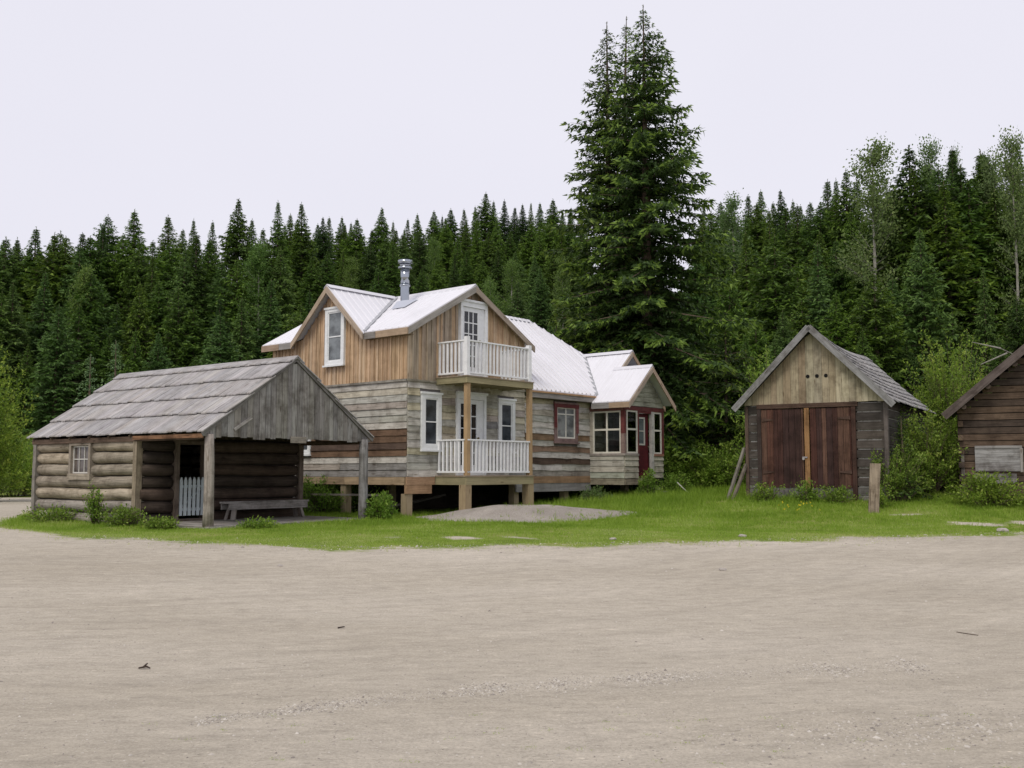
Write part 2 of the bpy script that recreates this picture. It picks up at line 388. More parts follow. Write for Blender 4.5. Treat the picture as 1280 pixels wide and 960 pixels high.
def window(parent, P, a0, a1, z0, z1, zo, tw=.09, trim=(.74, .76, .76), sash=(.78, .80, .80), rows=2, cols=1, glass=(.10, .115, .125), name='window', o=.03, mat=None, bars=.03, wr=None, sill=True, trimmat=None, pane_cols=None):
    m = MB(zo); k = (z1 - z0)
    wbox(m, P, a0, a0 + tw, 0, o + .03, z0, z1, trim); wbox(m, P, a1 - tw, a1, 0, o + .03, z0, z1, trim)
    wbox(m, P, a0 + tw, a1 - tw, 0, o + .03, z1 - tw, z1, trim); wbox(m, P, a0 + tw, a1 - tw, 0, o + .03, z0, z0 + tw, trim)
    wbox(m, P, a0 - .03, a1 + .03, o + .003, o + .055, z1 - .03, z1 + .025, trim)
    if sill: wbox(m, P, a0 - .03, a1 + .03, o + .003, o + .075, z0 - .025, z0 + .02, trim)
    w = m.build(name, trimmat or M_PAINT, parent)
    s = MB(zo); i0, i1, j0, j1 = a0 + tw, a1 - tw, z0 + tw, z1 - tw; sw = .035
    for q in ((i0, i0 + sw, j0, j1), (i1 - sw, i1, j0, j1), (i0 + sw, i1 - sw, j0, j0 + sw * 1.3), (i0 + sw, i1 - sw, j1 - sw, j1)): wbox(s, P, q[0], q[1], .002, o + .012, q[2], q[3], sash)
    ys = [(j0 + (j1 - j0) * (r / rows)) for r in range(1, rows)] if wr is None else [j0 + (j1 - j0) * f for f in wr]
    for y in ys: wbox(s, P, i0 + sw, i1 - sw, .002, o + .008, y - bars / 2, y + bars / 2, sash)
    for c in range(1, cols):
        x = i0 + (i1 - i0) * c / cols; wbox(s, P, x - bars / 2, x + bars / 2, .002, o + .010, j0 + sw * 1.3, j1 - sw, sash)
    s.build('sash', M_PAINT, w)
    g = MB(zo); wbox(g, P, i0 + .01, i1 - .01, .0, o - .008, j0 + .01, j1 - .01, glass); g.build('pane', mat or M_GLASS, w)
    return w
def ribbed(mb, pts, down, col, spacing=.24, thick=.03, ribh=.012):
    """metal sheet with raised ribs running along plan direction `down` ((1,0) or (0,1))"""
    mb.poly(pts, thick, col, (down[0], down[1], 0))
    P = [Vector(p) for p in pts]; nn = Vector((0, 0, 0))
    for i in range(len(P)): nn += P[i].cross(P[(i + 1) % len(P)])
    nn = nn.normalized() * (1 if nn.z > 0 else -1)
    e = 1 if down[0] else 0          # axis along the eave
    d = 1 - e
    zf = lambda x, y: P[0].z - (nn.x * (x - P[0].x) + nn.y * (y - P[0].y)) / nn.z
    lo, hi = min(p[e] for p in P), max(p[e] for p in P); t = math.floor(lo / spacing) * spacing + spacing * .5
    while t < hi:
        if t > lo + .02:
            xs = []
            for i in range(len(P)):
                A, B = P[i], P[(i + 1) % len(P)]
                if (A[e] <= t) != (B[e] <= t): xs.append(A[d] + (B[d] - A[d]) * (t - A[e]) / (B[e] - A[e]))
            xs.sort()
            for k in range(0, len(xs) - 1, 2):
                if xs[k + 1] - xs[k] < .05: continue
                q = [(t, xs[k]), (t, xs[k + 1])] if e == 0 else [(xs[k], t), (xs[k + 1], t)]
                a, b = [Vector((x[0], x[1], zf(x[0], x[1]))) for x in q]
                dr = b - a; sd = Vector((1, 0, 0)) if e == 0 else Vector((0, 1, 0))
                nrm = nn
                mb.hexa([a - sd * .026, a + sd * .026, a + sd * .012 + nrm * ribh, a - sd * .012 + nrm * ribh,
                         b - sd * .026, b + sd * .026, b + sd * .012 + nrm * ribh, b - sd * .012 + nrm * ribh], col, dr)
        t += spacing
def face_mesh(name, V, Fq, tint, mat, parent=None, **k):
    """fast triangle soup: V (n,3,3)"""
    n = len(V); me = bpy.data.meshes.new(name); me.vertices.add(n * 3); me.vertices.foreach_set('co', np.ascontiguousarray(V, dtype=np.float32).ravel())
    me.loops.add(n * 3); me.loops.foreach_set('vertex_index', np.arange(n * 3, dtype=np.int32))
    me.polygons.add(n); me.polygons.foreach_set('loop_start', np.arange(0, n * 3, 3, dtype=np.int32))
    try: me.polygons.foreach_set('loop_total', np.full(n, 3, dtype=np.int32))
    except Exception: pass
    a = me.attributes.new('tint', 'FLOAT', 'FACE'); a.data.foreach_set('value', np.asarray(tint, dtype=np.float32))
    me.materials.append(mat); me.update(calc_edges=True); me.validate()
    o = bpy.data.objects.new(name, me); COL.objects.link(o); o.parent = parent
    return tag(o, **k)
def unit(v): return v / np.maximum(np.linalg.norm(v, axis=-1, keepdims=True), 1e-9)
def tris(p, d, l, w, rng):
    """leaf triangles from point p along d"""
    n = len(p); r = unit(rng.normal(size=(n, 3))); s = unit(np.cross(d, r))
    l = np.broadcast_to(l, (n,))[:, None]; w = np.broadcast_to(w, (n,))[:, None]
    return np.stack([p - s * w / 2, p + s * w / 2, p + d * l], axis=1)
def diamonds(p, d, l, w, rng, flat=0.0):
    n = len(p); r = unit(rng.normal(size=(n, 3)) + np.array([0, 0, flat * 3])); s = unit(np.cross(d, r))
    l = np.broadcast_to(l, (n,))[:, None]; w = np.broadcast_to(w, (n,))[:, None]; m = p + d * l * .45
    a = np.stack([p, m - s * w / 2, p + d * l], axis=1); b = np.stack([p, p + d * l, m + s * w / 2], axis=1)
    return np.concatenate([a, b])

# ------------------------------------------------------------------ ground
_e = [hit(px, py) for px, py in ((40, 640), (8, 657), (60, 664), (120, 670), (200, 675), (300, 681), (450, 684), (560, 683), (680, 681), (820, 678), (960, 675), (1100, 671), (1280, 666))]
EX = [-40, _e[0][0] - 1.2] + [p[0] for p in _e] + [40]; EY = [60, 60] + [p[1] for p in _e] + [_e[-1][1] + 2]
def edge_y(x):
    """front edge of the turf (distance from the camera)"""
    x = np.asarray(x, float)
    e = np.interp(x, EX, EY)
    return e
def grass_mask(x, y):
    x = np.asarray(x, float); y = np.asarray(y, float)
    m = ss(-1.4, .9, y - edge_y(x) + .42 * np.sin(x * 2.1 + y) * np.sin(x * .7 + 1))
    wl = ss(-.4, .4, x + 13.6)              # lane passing left of the log cabin
    m = m * np.where(y < 50, wl, 1.0)
    m = np.where((x < -9.5) & (y > 42), np.maximum(m, ss(43, 47, y)), m)
    m = m * (1 - np.exp(-(((x - 10.9) / 2.4) ** 2 + ((y - 22.6 + .12 * np.sin(x * 3.1)) / .5) ** 2) * 1.1) * (.62 + .25 * np.sin(x * 4.3 + y * 2)))      # worn bare strip at the right
    m = m * (1 - np.exp(-(((x - 9.4) / .7) ** 2 + ((y - 24.2) / .3) ** 2)) * .6)
    m = m * (1 - np.exp(-(((x + .9) / 1.9) ** 2 + ((y - 18.9 + .1 * np.sin(x * 4)) / .5) ** 2)) * (.5 + .3 * np.sin(x * 5 + y * 3)))
    return m
def grid_mesh(name, xs, ys, keep=None, dz=0, **k):
    X, Y = np.meshgrid(xs, ys); Z = gz(X, Y) + dz; n, mcols = X.shape
    idx = np.arange(X.size).reshape(X.shape); q = np.stack([idx[:-1, :-1], idx[:-1, 1:], idx[1:, 1:], idx[1:, :-1]], -1).reshape(-1, 4)
    if keep is not None: q = q[keep(X, Y)[:-1, :-1].reshape(-1)]
    used = np.unique(q); mp = -np.ones(X.size, int); mp[used] = np.arange(len(used)); q = mp[q]
    co = np.stack([X.ravel(), Y.ravel(), Z.ravel()], 1)[used]
    me = bpy.data.meshes.new(name); me.from_pydata(co.tolist(), [], q.tolist())
    a = me.attributes.new('mask', 'FLOAT', 'POINT'); a.data.foreach_set('value', grass_mask(co[:, 0], co[:, 1]).astype(np.float32))
    fo = me.attributes.new('forest', 'FLOAT', 'POINT'); fo.data.foreach_set('value', (ss(52, 60, co[:, 1])).astype(np.float32))
    me.polygons.foreach_set('use_smooth', [True] * len(q)); me.materials.append(M_GROUND); me.update()
    o = bpy.data.objects.new(name, me); COL.objects.link(o); return tag(o, **k)
xs = np.arange(-24, 26.01, .125); ys = np.arange(-2, 52.01, .125)
turf = lambda X, Y: grass_mask(X, Y) > .5
grid_mesh('dirt_lot', xs, ys, lambda X, Y: ~turf(X, Y), kind='structure')
grid_mesh('turf', xs, ys, turf, kind='structure')
fx = np.concatenate([np.arange(-400, -24, 4.0), np.arange(-24, 26.01, 2), np.arange(28, 420, 4.0)]); fy = np.concatenate([np.arange(-60, -2, 4.0), np.arange(-2, 52.01, 2), np.arange(54, 600, 3.0)])
inside = lambda X, Y: (X > -24.5) & (X < 24.5 + 1.4) & (Y > -2.5) & (Y < 51.5)
grid_mesh('ground', fx, fy, lambda X, Y: ~inside(X, Y), kind='structure')

# gravel mound below the porch: kept as a low heap over the ground
def mound():
    n, r = 60, 22; V = []; Fc = []; cx, cy = .15, 25.4
    for i in range(r + 1):
        for j in range(n):
            t = i / r; a = 2 * math.pi * j / n
            rx = 2.75 * (1 + .10 * math.sin(a * 3 + 1) + .05 * math.sin(a * 7)); ry = 2.1 * (1 + .08 * math.sin(a * 4))
            x, y = cx + math.cos(a) * rx * t * (1.03 if math.cos(a) > 0 else 1), cy + math.sin(a) * ry * t
            h = .25 * float(1 - ss(.2, 1.0, t)) + .02 * math.sin(x * 5) * math.cos(y * 6) * (1 - t) - .02 * (t > .98)
            V.append((x, y, G(x, y) + .006 + h))
    for i in range(r):
        for j in range(n): Fc.append((i * n + j, i * n + (j + 1) % n, (i + 1) * n + (j + 1) % n, (i + 1) * n + j))
    me = bpy.data.meshes.new('gravel_mound'); me.from_pydata(V, [], Fc); me.polygons.foreach_set('use_smooth', [True] * len(Fc)); me.materials.append(M_GRAVEL)
    o = bpy.data.objects.new('gravel_mound', me); COL.objects.link(o); tag(o, 'low heap of grey brown gravel under the white railed porch', 'gravel heap', kind='structure')
mound()
def mound_h(x, y):
    d = math.hypot((x - .15) / (3.0 if x > .15 else 2.75), (y - 25.4) / 2.1); return .30 * float(1 - ss(.25, 1.0, d)) if d < 1 else 0

# ------------------------------------------------------------------ the two-storey house
HX, HY, HR = -2.6, 24.8, math.atan2(.764, .645); HZ = .5
def hw(s, t): return (KH * (HX + .645 * s - .764 * t), KH * (HY + .764 * s + .645 * t))
def hz(z): return CAMZ + (z - CAMZ) / KH          # world height -> height used while building the house
house = empty('house', (HX, HY, HZ), HR, label='two storey timber house with white metal roofs, cross gables and white railed balcony', cat='house')
rescale(house, HX, HY, HZ, KH)
ZF, ZT, ZE, ZR = 1.48, 3.88, 5.2, 6.58
Wd, Dp = 4.56, 5.5; MS = (ZR - ZE) / 2.48
CREAM = (.52, .48, .385); PALEG = (.45, .44, .385); PALE = (.54, .52, .47); PINKG = (.42, .37, .325); DGREY = (.20, .19, .19); BROWN = (.17, .105, .065); DBROWN = (.11, .075, .055); GREY = (.30, .29, .28); WHITISH = (.60, .585, .54)
YEL = (.48, .44, .32)
LW = [PALE, CREAM, PALEG, PINKG, 'split', PALEG, PALE, BROWN, 'b9', DBROWN, BROWN, 'c12', 'g13', 'g14']
def left_col(r, a):
    k = LW[13 - r]
    if k == 'split': return jit(DGREY if a < 1.3 else PALEG, .08)
    if k == 'b9': return jit(BROWN if a < 2.2 else PALE, .1)
    if k == 'c12': return jit(CREAM if a < 1.9 else PALE, .1)
    if k == 'g13': return jit(GREY if a < 2.5 else PINKG, .1)
    if k == 'g14': return jit(WHITISH if a > 3.4 else GREY, .08)
    return jit(k, .1)
def front_col(r, a):
    if a < .55 and r in (3, 4): return jit(YEL, .1) if r == 3 else jit(PALE, .1)
    return jit(random.choice([PALEG, CREAM, PINKG, PALE, PALEG, YEL, GREY]), .16)
def wing_col(r, a): return jit([(.30, .27, .23), PALE, DBROWN, PALE, (.24, .16, .11), PALE, (.26, .17, .10), PALE, PALE, PALEG, CREAM, PALE, YEL, PALE][r % 14], .14)
# lower walls
mb = MB(HZ)
siding(mb, LF(0), .0, Dp, ZF, ZT, 14, left_col, [(3.72, 4.5, 2.1, 3.3)], joints=.55, wave=.003)
mb.bx(.0, .05, 0, Dp, ZF, ZT, DGREY)
mb.build('left_wall', M_SIDING, house)
mb = MB(HZ); OPF = [(.42, 1.16, 2.2, 3.62), (1.73, 2.83, 1.5, 3.64), (3.4, 4.1, 2.2, 3.62)]
siding(mb, FR(0), 0.0, Wd, ZF, ZT, 13, front_col, OPF, wave=.014)
mb.bx(.06, Wd, .0, .05, ZF, ZT, DGREY)
mb.build('front_wall', M_SIDING, house)
mb = MB(HZ)
siding(mb, BK(Dp), 0, 10.95, ZF, ZT, 13, front_col); mb.bx(.06, 10.95, Dp - .05, Dp, ZF, ZT, DGREY)
vboards(mb, BK(Dp), 0, Wd, ZT, lambda a: ZE + .1 + MS * (2.28 - abs(a - 2.28)) - .12, .2, lambda i: jit((.3, .2, .12)))
mb.build('back_wall', M_SIDING, house)
# upper board and batten walls
PINE = (.56, .40, .255); PINEG = (.40, .33, .25)
def pinec(i): return jit(random.choice([PINE, PINE, (.51, .355, .22), (.61, .46, .31), (.47, .33, .20)]), .12)
def pinec2(i): return jit(random.choice([PINE, PINEG, (.46, .37, .27), (.50, .36, .23), (.39, .32, .24)]), .12)
DY = 2.85
def ltop(a): return max(ZE + .02, min(ZR - .16, ZE - .10 + (ZR - ZE) * (1 - abs(a - DY) / 1.45)))
mb = MB(HZ); vboards(mb, LF(0), .0, Dp, ZT + .03, ltop, .155, pinec, batten=.05); mb.bx(.0, .03, .0, Dp, ZT, ZE, (.2, .13, .08))
mb.hexa([(.002, DY - 1.40, ZE), (.03, DY - 1.40, ZE), (.03, DY + 1.40, ZE), (.002, DY + 1.40, ZE), (.002, DY - .05, ZR - .3), (.03, DY - .05, ZR - .3), (.03, DY + .05, ZR - .3), (.002, DY + .05, ZR - .3)], (.2, .13, .08))
mb.build('left_upper_wall', M_PINE, house)
ftop = lambda a: ZE + .01 + MS * (2.48 - abs(a - 2.28))
mb = MB(HZ); vboards(mb, FR(0), -.02, Wd, ZT + .03, lambda a: ftop(a) - .05, .17, lambda i: pinec2(i) if i < 16 else pinec(i), batten=.05)
mb.hexa([(0, .002, ZT), (Wd, .002, ZT), (Wd, .03, ZT), (0, .03, ZT), (0, .002, ZE + .1), (Wd, .002, ZE + .1), (Wd, .03, ZE + .1), (0, .03, ZE + .1)], (.2, .13, .08))
mb.build('front_upper_wall', M_PINE, house)
mb = MB(HZ); vboards(mb, RT(Wd), .03, Dp, ZT - .1, lambda a: ZE + .05, .2, pinec, batten=.05); mb.build('right_upper_wall', M_PINE, house)
# trim line between the storeys
mb = MB(HZ); wbox(mb, LF(0), -.04, Dp, .0, .055, ZT - .02, ZT + .035, (.33, .31, .27)); wbox(mb, FR(0), -.055, 1.0, .0, .055, ZT - .02, ZT + .035, (.33, .31, .25)); mb.build('belt_board', M_WOOD, house); mb = MB(HZ); wbox(mb, FR(0), 3.62, Wd, .0, .055, ZT - .02, ZT + .035, (.33, .31, .25))
mb.build('belt_board', M_WOOD, house)
# floor, rim beams, foundation posts, added shade screens
mb = MB(HZ); mb.bx(.05, 10.9, .05, Dp - .05, 1.30, 1.46, (.2, .14, .1)); mb.build('floor', M_WOOD, house)
mb = MB(HZ); BEAM = (.42, .31, .20)
for y0, y1 in ((0, 2.3), (2.3, Dp)): wbox(mb, LF(0), y0 + .002, y1 - .002, -.05, .035, 1.28, 1.478, jit(BEAM, .12))
for x0, x1 in ((-.035, .95),): wbox(mb, FR(0), x0, x1, -.05, .037, 1.28, 1.478, jit((.43, .28, .17), .1))
wbox(mb, FR(0), -.03, .85, -.05, .03, 1.06, 1.277, (.42, .27, .16)); wbox(mb, FR(0), 4.5, 7.72, -.05, .035, 1.28, 1.478, (.34, .22, .13))
wbox(mb, FR(0), 4.2, 7.74, -.03, .02, 1.04, 1.277, (.30, .29, .28))
wbox(mb, BK(Dp), 0, 10.95, -.05, .03, 1.28, 1.478, BEAM); mb.build('rim_beam', M_PINE, house)
for x, y in ((.1, .1), (.1, 2.39), (.1, 4.9), (1.9, 2.6), (4.4, .25), (4.4, 4.9), (6.8, .3), (2.2, 4.9), (10.2, .4)):
    mb = MB(HZ); wx, wy = hw(x, y); z0 = hz(G(wx, wy)) - .1
    mb.bx(x - .1, x + .1, y - .1, y + .1, z0, 1.06 if x < .2 and y < .2 else 1.28, jit((.36, .29, .19), .12)); mb.build('foundation_post', M_TREATED, house)
mb = MB(HZ)  # dark boards added to shut light out of the space under the house
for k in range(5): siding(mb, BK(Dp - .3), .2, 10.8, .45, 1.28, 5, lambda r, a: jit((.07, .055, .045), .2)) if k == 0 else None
mb.build('shade_screen', M_WOOD, house); mb = MB(HZ); siding(mb, FR(3.2), .6, 10.8, .5, 1.28, 5, lambda r, a: jit((.06, .048, .04), .25)); mb.build('shade_screen', M_WOOD, house)

# windows and doors
window(house, LF(0), 2.32, 3.10, 4.42, 5.98, HZ, tw=.11, glass=(.17, .19, .20), o=.085)
window(house, LF(0), 3.72, 4.50, 2.06, 3.25, HZ, tw=.10, glass=(.10, .11, .12), o=.03)
window(house, FR(0), .44, 1.16, 2.14, 3.60, HZ, tw=.13, glass=(.05, .06, .07), o=.035)
window(house, FR(0), 3.40, 4.10, 2.14, 3.60, HZ, tw=.12, glass=(.055, .065, .075), o=.035)
def french_door(x0, x1, z0, z1, o, cols=3, rows=5, lw=.085):
    m = MB(HZ); P = FR(0); t = (.74, .76, .77)
    wbox(m, P, x0, x0 + lw, 0, o + .04, z0, z1, t); wbox(m, P, x1 - lw, x1, 0, o + .04, z0, z1, t); wbox(m, P, x0 + lw, x1 - lw, 0, o + .04, z1 - .14, z1, t)
    wbox(m, P, x0 - .03, x1 + .03, o + .003, o + .075, z1 - .01, z1 + .05, t)
    d = m.build('door_frame', M_PAINT, house)
    lf = MB(HZ); a0, a1, b0, b1 = x0 + lw + .004, x1 - lw - .20, z0, z1 - .145; c = (.72, .74, .75)
    wbox(lf, P, a1 + .004, x1 - lw - .004, 0, o - .01, b0, b1, c)
    st = .08
    wbox(lf, P, a0, a0 + st, 0, o, b0, b1, c); wbox(lf, P, a1 - st, a1, 0, o, b0, b1, c); wbox(lf, P, a0 + st, a1 - st, 0, o, b1 - .12, b1, c); wbox(lf, P, a0 + st, a1 - st, 0, o, b0, b0 + .28, c)
    for k in range(1, cols): x = a0 + st + (a1 - a0 - 2 * st) * k / cols; wbox(lf, P, x - .014, x + .014, .0, o - .004, b0 + .28, b1 - .12, c)
    for k in range(1, rows): z = b0 + .28 + (b1 - b0 - .4) * k / rows; wbox(lf, P, a0 + st, a1 - st, .0, o - .006, z - .014, z + .014, c)
    l = lf.build('door_leaf', M_PAINT, d)
    g = MB(HZ); wbox(g, P, a0 + .02, a1 - .02, .0, o - .018, b0 + .25, b1 - .1, (.018, .02, .024)); g.build('pane', M_GLASS, l)
    h = MB(HZ); h.rod((a1 - .04, -o, b0 + 1.0), (a1 - .04, -o - .06, b0 + 1.0), .022, .026, (.5, .45, .3), 8); h.build('handle', M_STEEL, l)
french_door(1.72, 2.86, ZF + .02, 3.66, .05); french_door(1.80, 2.86, 4.10, 6.12, .09)
RED = (.125, .03, .03)
wr = window(house, FR(0), 5.90, 7.04, 2.46, 3.64, HZ, tw=.13, trim=(.22, .15, .14), rows=2, cols=2, wr=[.78], glass=(.20, .21, .21), o=.035, trimmat=M_REDPAINT, sash=(.66, .64, .58))
m = MB(HZ); wbox(m, FR(0), 5.86, 7.08, .068, .085, 3.50, 3.66, RED); wbox(m, FR(0), 5.88, 6.0, .068, .08, 2.9, 3.50, RED); wbox(m, FR(0), 6.95, 7.06, .068, .08, 2.75, 3.50, (.2, .08, .08)); m.build('head_trim', M_REDPAINT, wr)

# roofs
WH = (.70, .70, .74)
def slopeL(x, y): return (x, y, ZE + MS * (x + .2))
def slopeR(x, y): return (x, y, ZE + MS * (4.76 - x))
mb = MB(HZ)
ribbed(mb, [slopeL(-.2, -.2), slopeL(-.2, 1.4), slopeL(2.28, DY), slopeL(2.28, -.2)], (1, 0), WH)
ribbed(mb, [slopeL(-.2, 4.3), slopeL(-.2, 5.76), slopeL(2.28, 5.76), slopeL(2.28, DY)], (1, 0), WH)
ribbed(mb, [slopeR(2.28, -.2), slopeR(2.28, 5.76), slopeR(4.76, 5.76), slopeR(4.76, -.2)], (1, 0), WH)
ribbed(mb, [(-.27, 1.36, ZE - .04), (-.27, DY, ZR), (2.28, DY, ZR)], (0, 1), WH)
ribbed(mb, [(-.27, 4.34, ZE - .04), (-.27, DY, ZR), (2.28, DY, ZR)], (0, 1), WH)
mb.build('upper_roof', M_ROOF, house)
mb = MB(HZ); CAPC = (.62, .62, .66)
def cap(m, p, q, w=.14, c=CAPC):
    p, q = Vector(p), Vector(q); d = (q - p).normalized(); sd = d.cross(Vector((0, 0, 1))).normalized() * w; k = Vector((0, 0, .035)); dn = Vector((0, 0, -.075))
    m.hexa([p - sd + dn, p + k, p + sd + dn, p + k * .3, q - sd + dn, q + k, q + sd + dn, q + k * .3], c, d)
cap(mb, (2.28, -.21, ZR), (2.28, 5.77, ZR)); cap(mb, (-.28, DY, ZR), (2.2, DY, ZR))
rz = lambda t: 3.94 + .883 * (t + .25)
RZ2 = rz(2.75)
cap(mb, (2.4, 2.75, RZ2), (8.18, 2.75, RZ2)); cap(mb, (8.15, 2.78, RZ2), (9.5, 1.43, rz(1.43))); cap(mb, (9.48, 1.5, 5.46), (9.48, -.44, 5.46)); cap(mb, (8.8, -.2, 4.86), (8.8, -1.61, 4.86), .1)
for p, q in (((-.22, 1.42, ZE + .01), (2.2, DY - .05, ZR - .02)), ((7.74, -.27, 3.93), (9.46, 1.45, 5.45))):
    p, q = Vector(p), Vector(q); d = (q - p); sd = Vector((-d.y, d.x, 0)).normalized() * .06; k = Vector((0, 0, .026))
    mb.hexa([p - sd + k, p + sd + k, p + sd + k * .5, p - sd + k * .5, q - sd + k, q + sd + k, q + sd + k * .5, q - sd + k * .5], (.33, .34, .36), d)
mb.build('ridge_cap', M_ROOF, house)
mb = MB(HZ)
ribbed(mb, [(4.58, -.25, rz(-.25)), (4.58, .9, rz(.9)), (2.28, 2.75, RZ2), (8.18, 2.75, RZ2), (9.48, 1.45, rz(1.45)), (7.76, -.25, rz(-.25))], (0, 1), WH, spacing=.215, ribh=.045)
ribbed(mb, [(2.28, 2.75, RZ2), (8.18, 2.75, RZ2), (11.2, 5.75, 3.94), (4.8, 5.75, 3.94), (4.6, 4.5, 5.05)], (0, 1), WH)
sB = lambda x: 5.46 - .883 * (9.48 - x); sH = lambda x: 5.46 - .883 * (x - 9.48)
ribbed(mb, [(7.76, -.25, rz(-.25)), (7.5, -.25, sB(7.5)), (7.5, -1.6, sB(7.5)), (8.8, -1.6, sB(8.8)), (8.8, -.43, sB(8.8)), (9.48, -.43, 5.46), (9.48, 1.45, 5.46)], (1, 0), WH, ribh=.008)
ribbed(mb, [(9.48, -.43, 5.46), (9.48, 1.45, 5.46), (8.18, 2.75, RZ2), (11.2, 5.75, sH(11.2)), (11.42, 5.5, sH(11.42)), (11.42, -.43, sH(11.42))], (1, 0), WH)
ribbed(mb, [(8.8, -.12, 4.86), (8.8, -1.6, 4.86), (10.1, -1.6, 4.86 - .883 * 1.3), (10.1, -.12, 4.86 - .883 * 1.3)], (1, 0), WH)
mb.build('wing_roof', M_ROOF, house)
# fascia and rake boards
mb = MB(HZ); FB = (.40, .34, .27); FG = (.34, .32, .29)
def board(p, q, h, c, th=.035, out=(0, -1, 0)):
    p, q, o = Vector(p), Vector(q), Vector(out) * th; dn = Vector((0, 0, -h))
    mb.hexa([p + dn, p + dn + o, p + o, p, q + dn, q + dn + o, q + o, q], jit(c, .06), q - p)
LO = (-1, 0, 0)
board((-.2, -.2, ZE - .03), (2.28, -.2, ZR - .03), .17, FG); board((2.28, -.2, ZR - .03), (4.78, -.2, ZE - .04), .17, (.36, .30, .24))
board((-.2, -.22, ZE - .03), (-.2, .95, ZE - .03), .17, (.40, .30, .21), out=LO); board((-.2, .96, ZE - .03), (-.2, 1.40, ZE - .03), .17, (.27, .25, .23), out=LO)
board((-.27, 1.38, ZE - .04), (-.27, DY, ZR - .035), .17, (.43, .35, .27), out=LO); board((-.27, DY, ZR - .035), (-.27, 4.34, ZE - .06), .17, (.44, .35, .26), out=LO)
board((-.2, 4.32, ZE - .03), (-.2, 4.95, ZE - .03), .17, (.26, .25, .24), out=LO); board((-.2, 4.96, ZE - .03), (-.2, 5.76, ZE - .03), .17, (.36, .27, .2), out=LO)
board((4.58, -.25, rz(-.25) - .035), (7.74, -.25, rz(-.25) - .035), .05, (.42, .26, .14)); board((4.58, -.22, rz(-.25) - .087), (7.72, -.22, rz(-.25) - .087), .14, (.30, .28, .26))
board((7.5, -.25, 3.67), (7.5, -.9, 3.67), .16, (.28, .27, .26), out=LO); board((7.5, -.9, 3.67), (7.5, -1.62, 3.67), .16, (.42, .31, .21), out=LO)
board((7.48, -1.6, 3.66), (8.8, -1.6, 4.82), .17, (.42, .35, .28)); board((8.8, -1.6, 4.82), (10.12, -1.6, 3.66), .17, (.46, .35, .26))
board((8.8, -.43, 4.83), (9.48, -.43, 5.43), .15, (.42, .35, .27)); board((9.48, -.43, 5.43), (11.4, -.43, 3.73), .15, (.42, .30, .2))
mb.build('fascia', M_PINE, house)
# soffit strips under eaves
mb = MB(HZ); mb.bx(-.2, .0, -.2, 1.38, ZE - .20, ZE - .185, (.3, .22, .15)); mb.build('soffit', M_WOOD, house); mb = MB(HZ); mb.bx(4.56, 7.7, -.22, 0, 3.70, 3.715, (.2, .16, .13)); mb.build('soffit', M_WOOD, house)
# wing front wall
mb = MB(HZ)
siding(mb, FR(0), Wd + .01, 7.72, ZF, 3.74, 13, wing_col, [(5.9, 7.04, 2.46, 3.64)], joints=.9, wave=.02)
siding(mb, FR(0), 9.9, 10.95, ZF, 3.74, 13, wing_col); siding(mb, RT(10.95), 0, Dp, ZF, 3.9, 13, wing_col)
siding(mb, FR(0), 7.74, 9.9, ZF, 3.56, 12, lambda r, a: jit(YEL if r % 3 else PALEG, .1), [(8.55, 9.35, 0, 3.45)])
siding(mb, FR(.12), 7.6, 11.3, 3.6, 5.40, 10, lambda r, a: jit((.16, .11, .08), .15), top=lambda a: 5.36 - .883 * abs(a - 9.48), wave=.003)
mb.bx(Wd, 10.95, .0, .04, ZF, 3.7, DGREY); mb.build('wing_wall', M_SIDING, house)
# vestibule
VX0, VX1, VY = 7.72, 9.89, -1.265
vest = MB(HZ)
gcol = lambda r, a: jit(random.choice([(.40, .42, .34), (.46, .46, .38), (.44, .42, .36)]), .1)
siding(vest, LF(VX0), VY, 0, 1.42, 2.14, 4, gcol, joints=0, wave=.003); vest.bx(VX0, VX0 + .05, VY, 0, 1.42, 2.14, DGREY)
siding(vest, FR(VY), VX0, 8.46, 1.42, 2.14, 4, lambda r, a: jit((.48, .45, .36), .08), joints=0, wave=.003); vest.bx(VX0 + .05, 8.46, VY, VY + .05, 1.42, 2.14, DGREY); vest.build('vestibule_wall', M_SIDING, house); vest = MB(HZ)
siding(vest, FR(VY), 9.32, VX1, 1.42, 2.14, 4, lambda r, a: jit((.50, .48, .38), .08), joints=0, wave=.003); vest.bx(9.32, VX1, VY, VY + .05, 1.42, 2.14, DGREY)
siding(vest, RT(VX1), VY, 0, 1.42, 2.14, 4, gcol); vest.build('vestibule_wall', M_SIDING, house); vest = MB(HZ); siding(vest, FR(VY), VX0, VX1, 3.60, 4.80, 8, lambda r, a: jit((.40, .41, .31), .06), top=lambda a: 4.72 - .883 * abs(a - 8.8), joints=.2, wave=.002)
vest.bx(VX0 + .01, VX1, VY + .002, VY + .04, 3.58, 3.7, DGREY)
vest.build('vestibule_gable', M_SIDING, house)
mb = MB(HZ); mb.bx(VX0 + .06, VX1 - .06, VY + .06, 0, 1.34, 1.42, (.3, .25, .2)); wbox(mb, LF(VX0), VY, 0, -.04, .02, 1.22, 1.41, (.30, .27, .2)); wbox(mb, FR(VY), VX0 + .03, 8.5, -.04, .018, 1.22, 1.40, (.32, .27, .2)); mb.build('vestibule_floor', M_WOOD, house)
mb = MB(HZ); R1 = (.14, .04, .037); R2 = (.24, .17, .15); TAN = (.45, .41, .34)
wbox(mb, LF(VX0), VY, 0, -.06, .035, 3.44, 3.60, (.17, .08, .065)); wbox(mb, FR(VY), VX0 - .03, VX1 + .03, -.06, .037, 3.46, 3.585, R1)
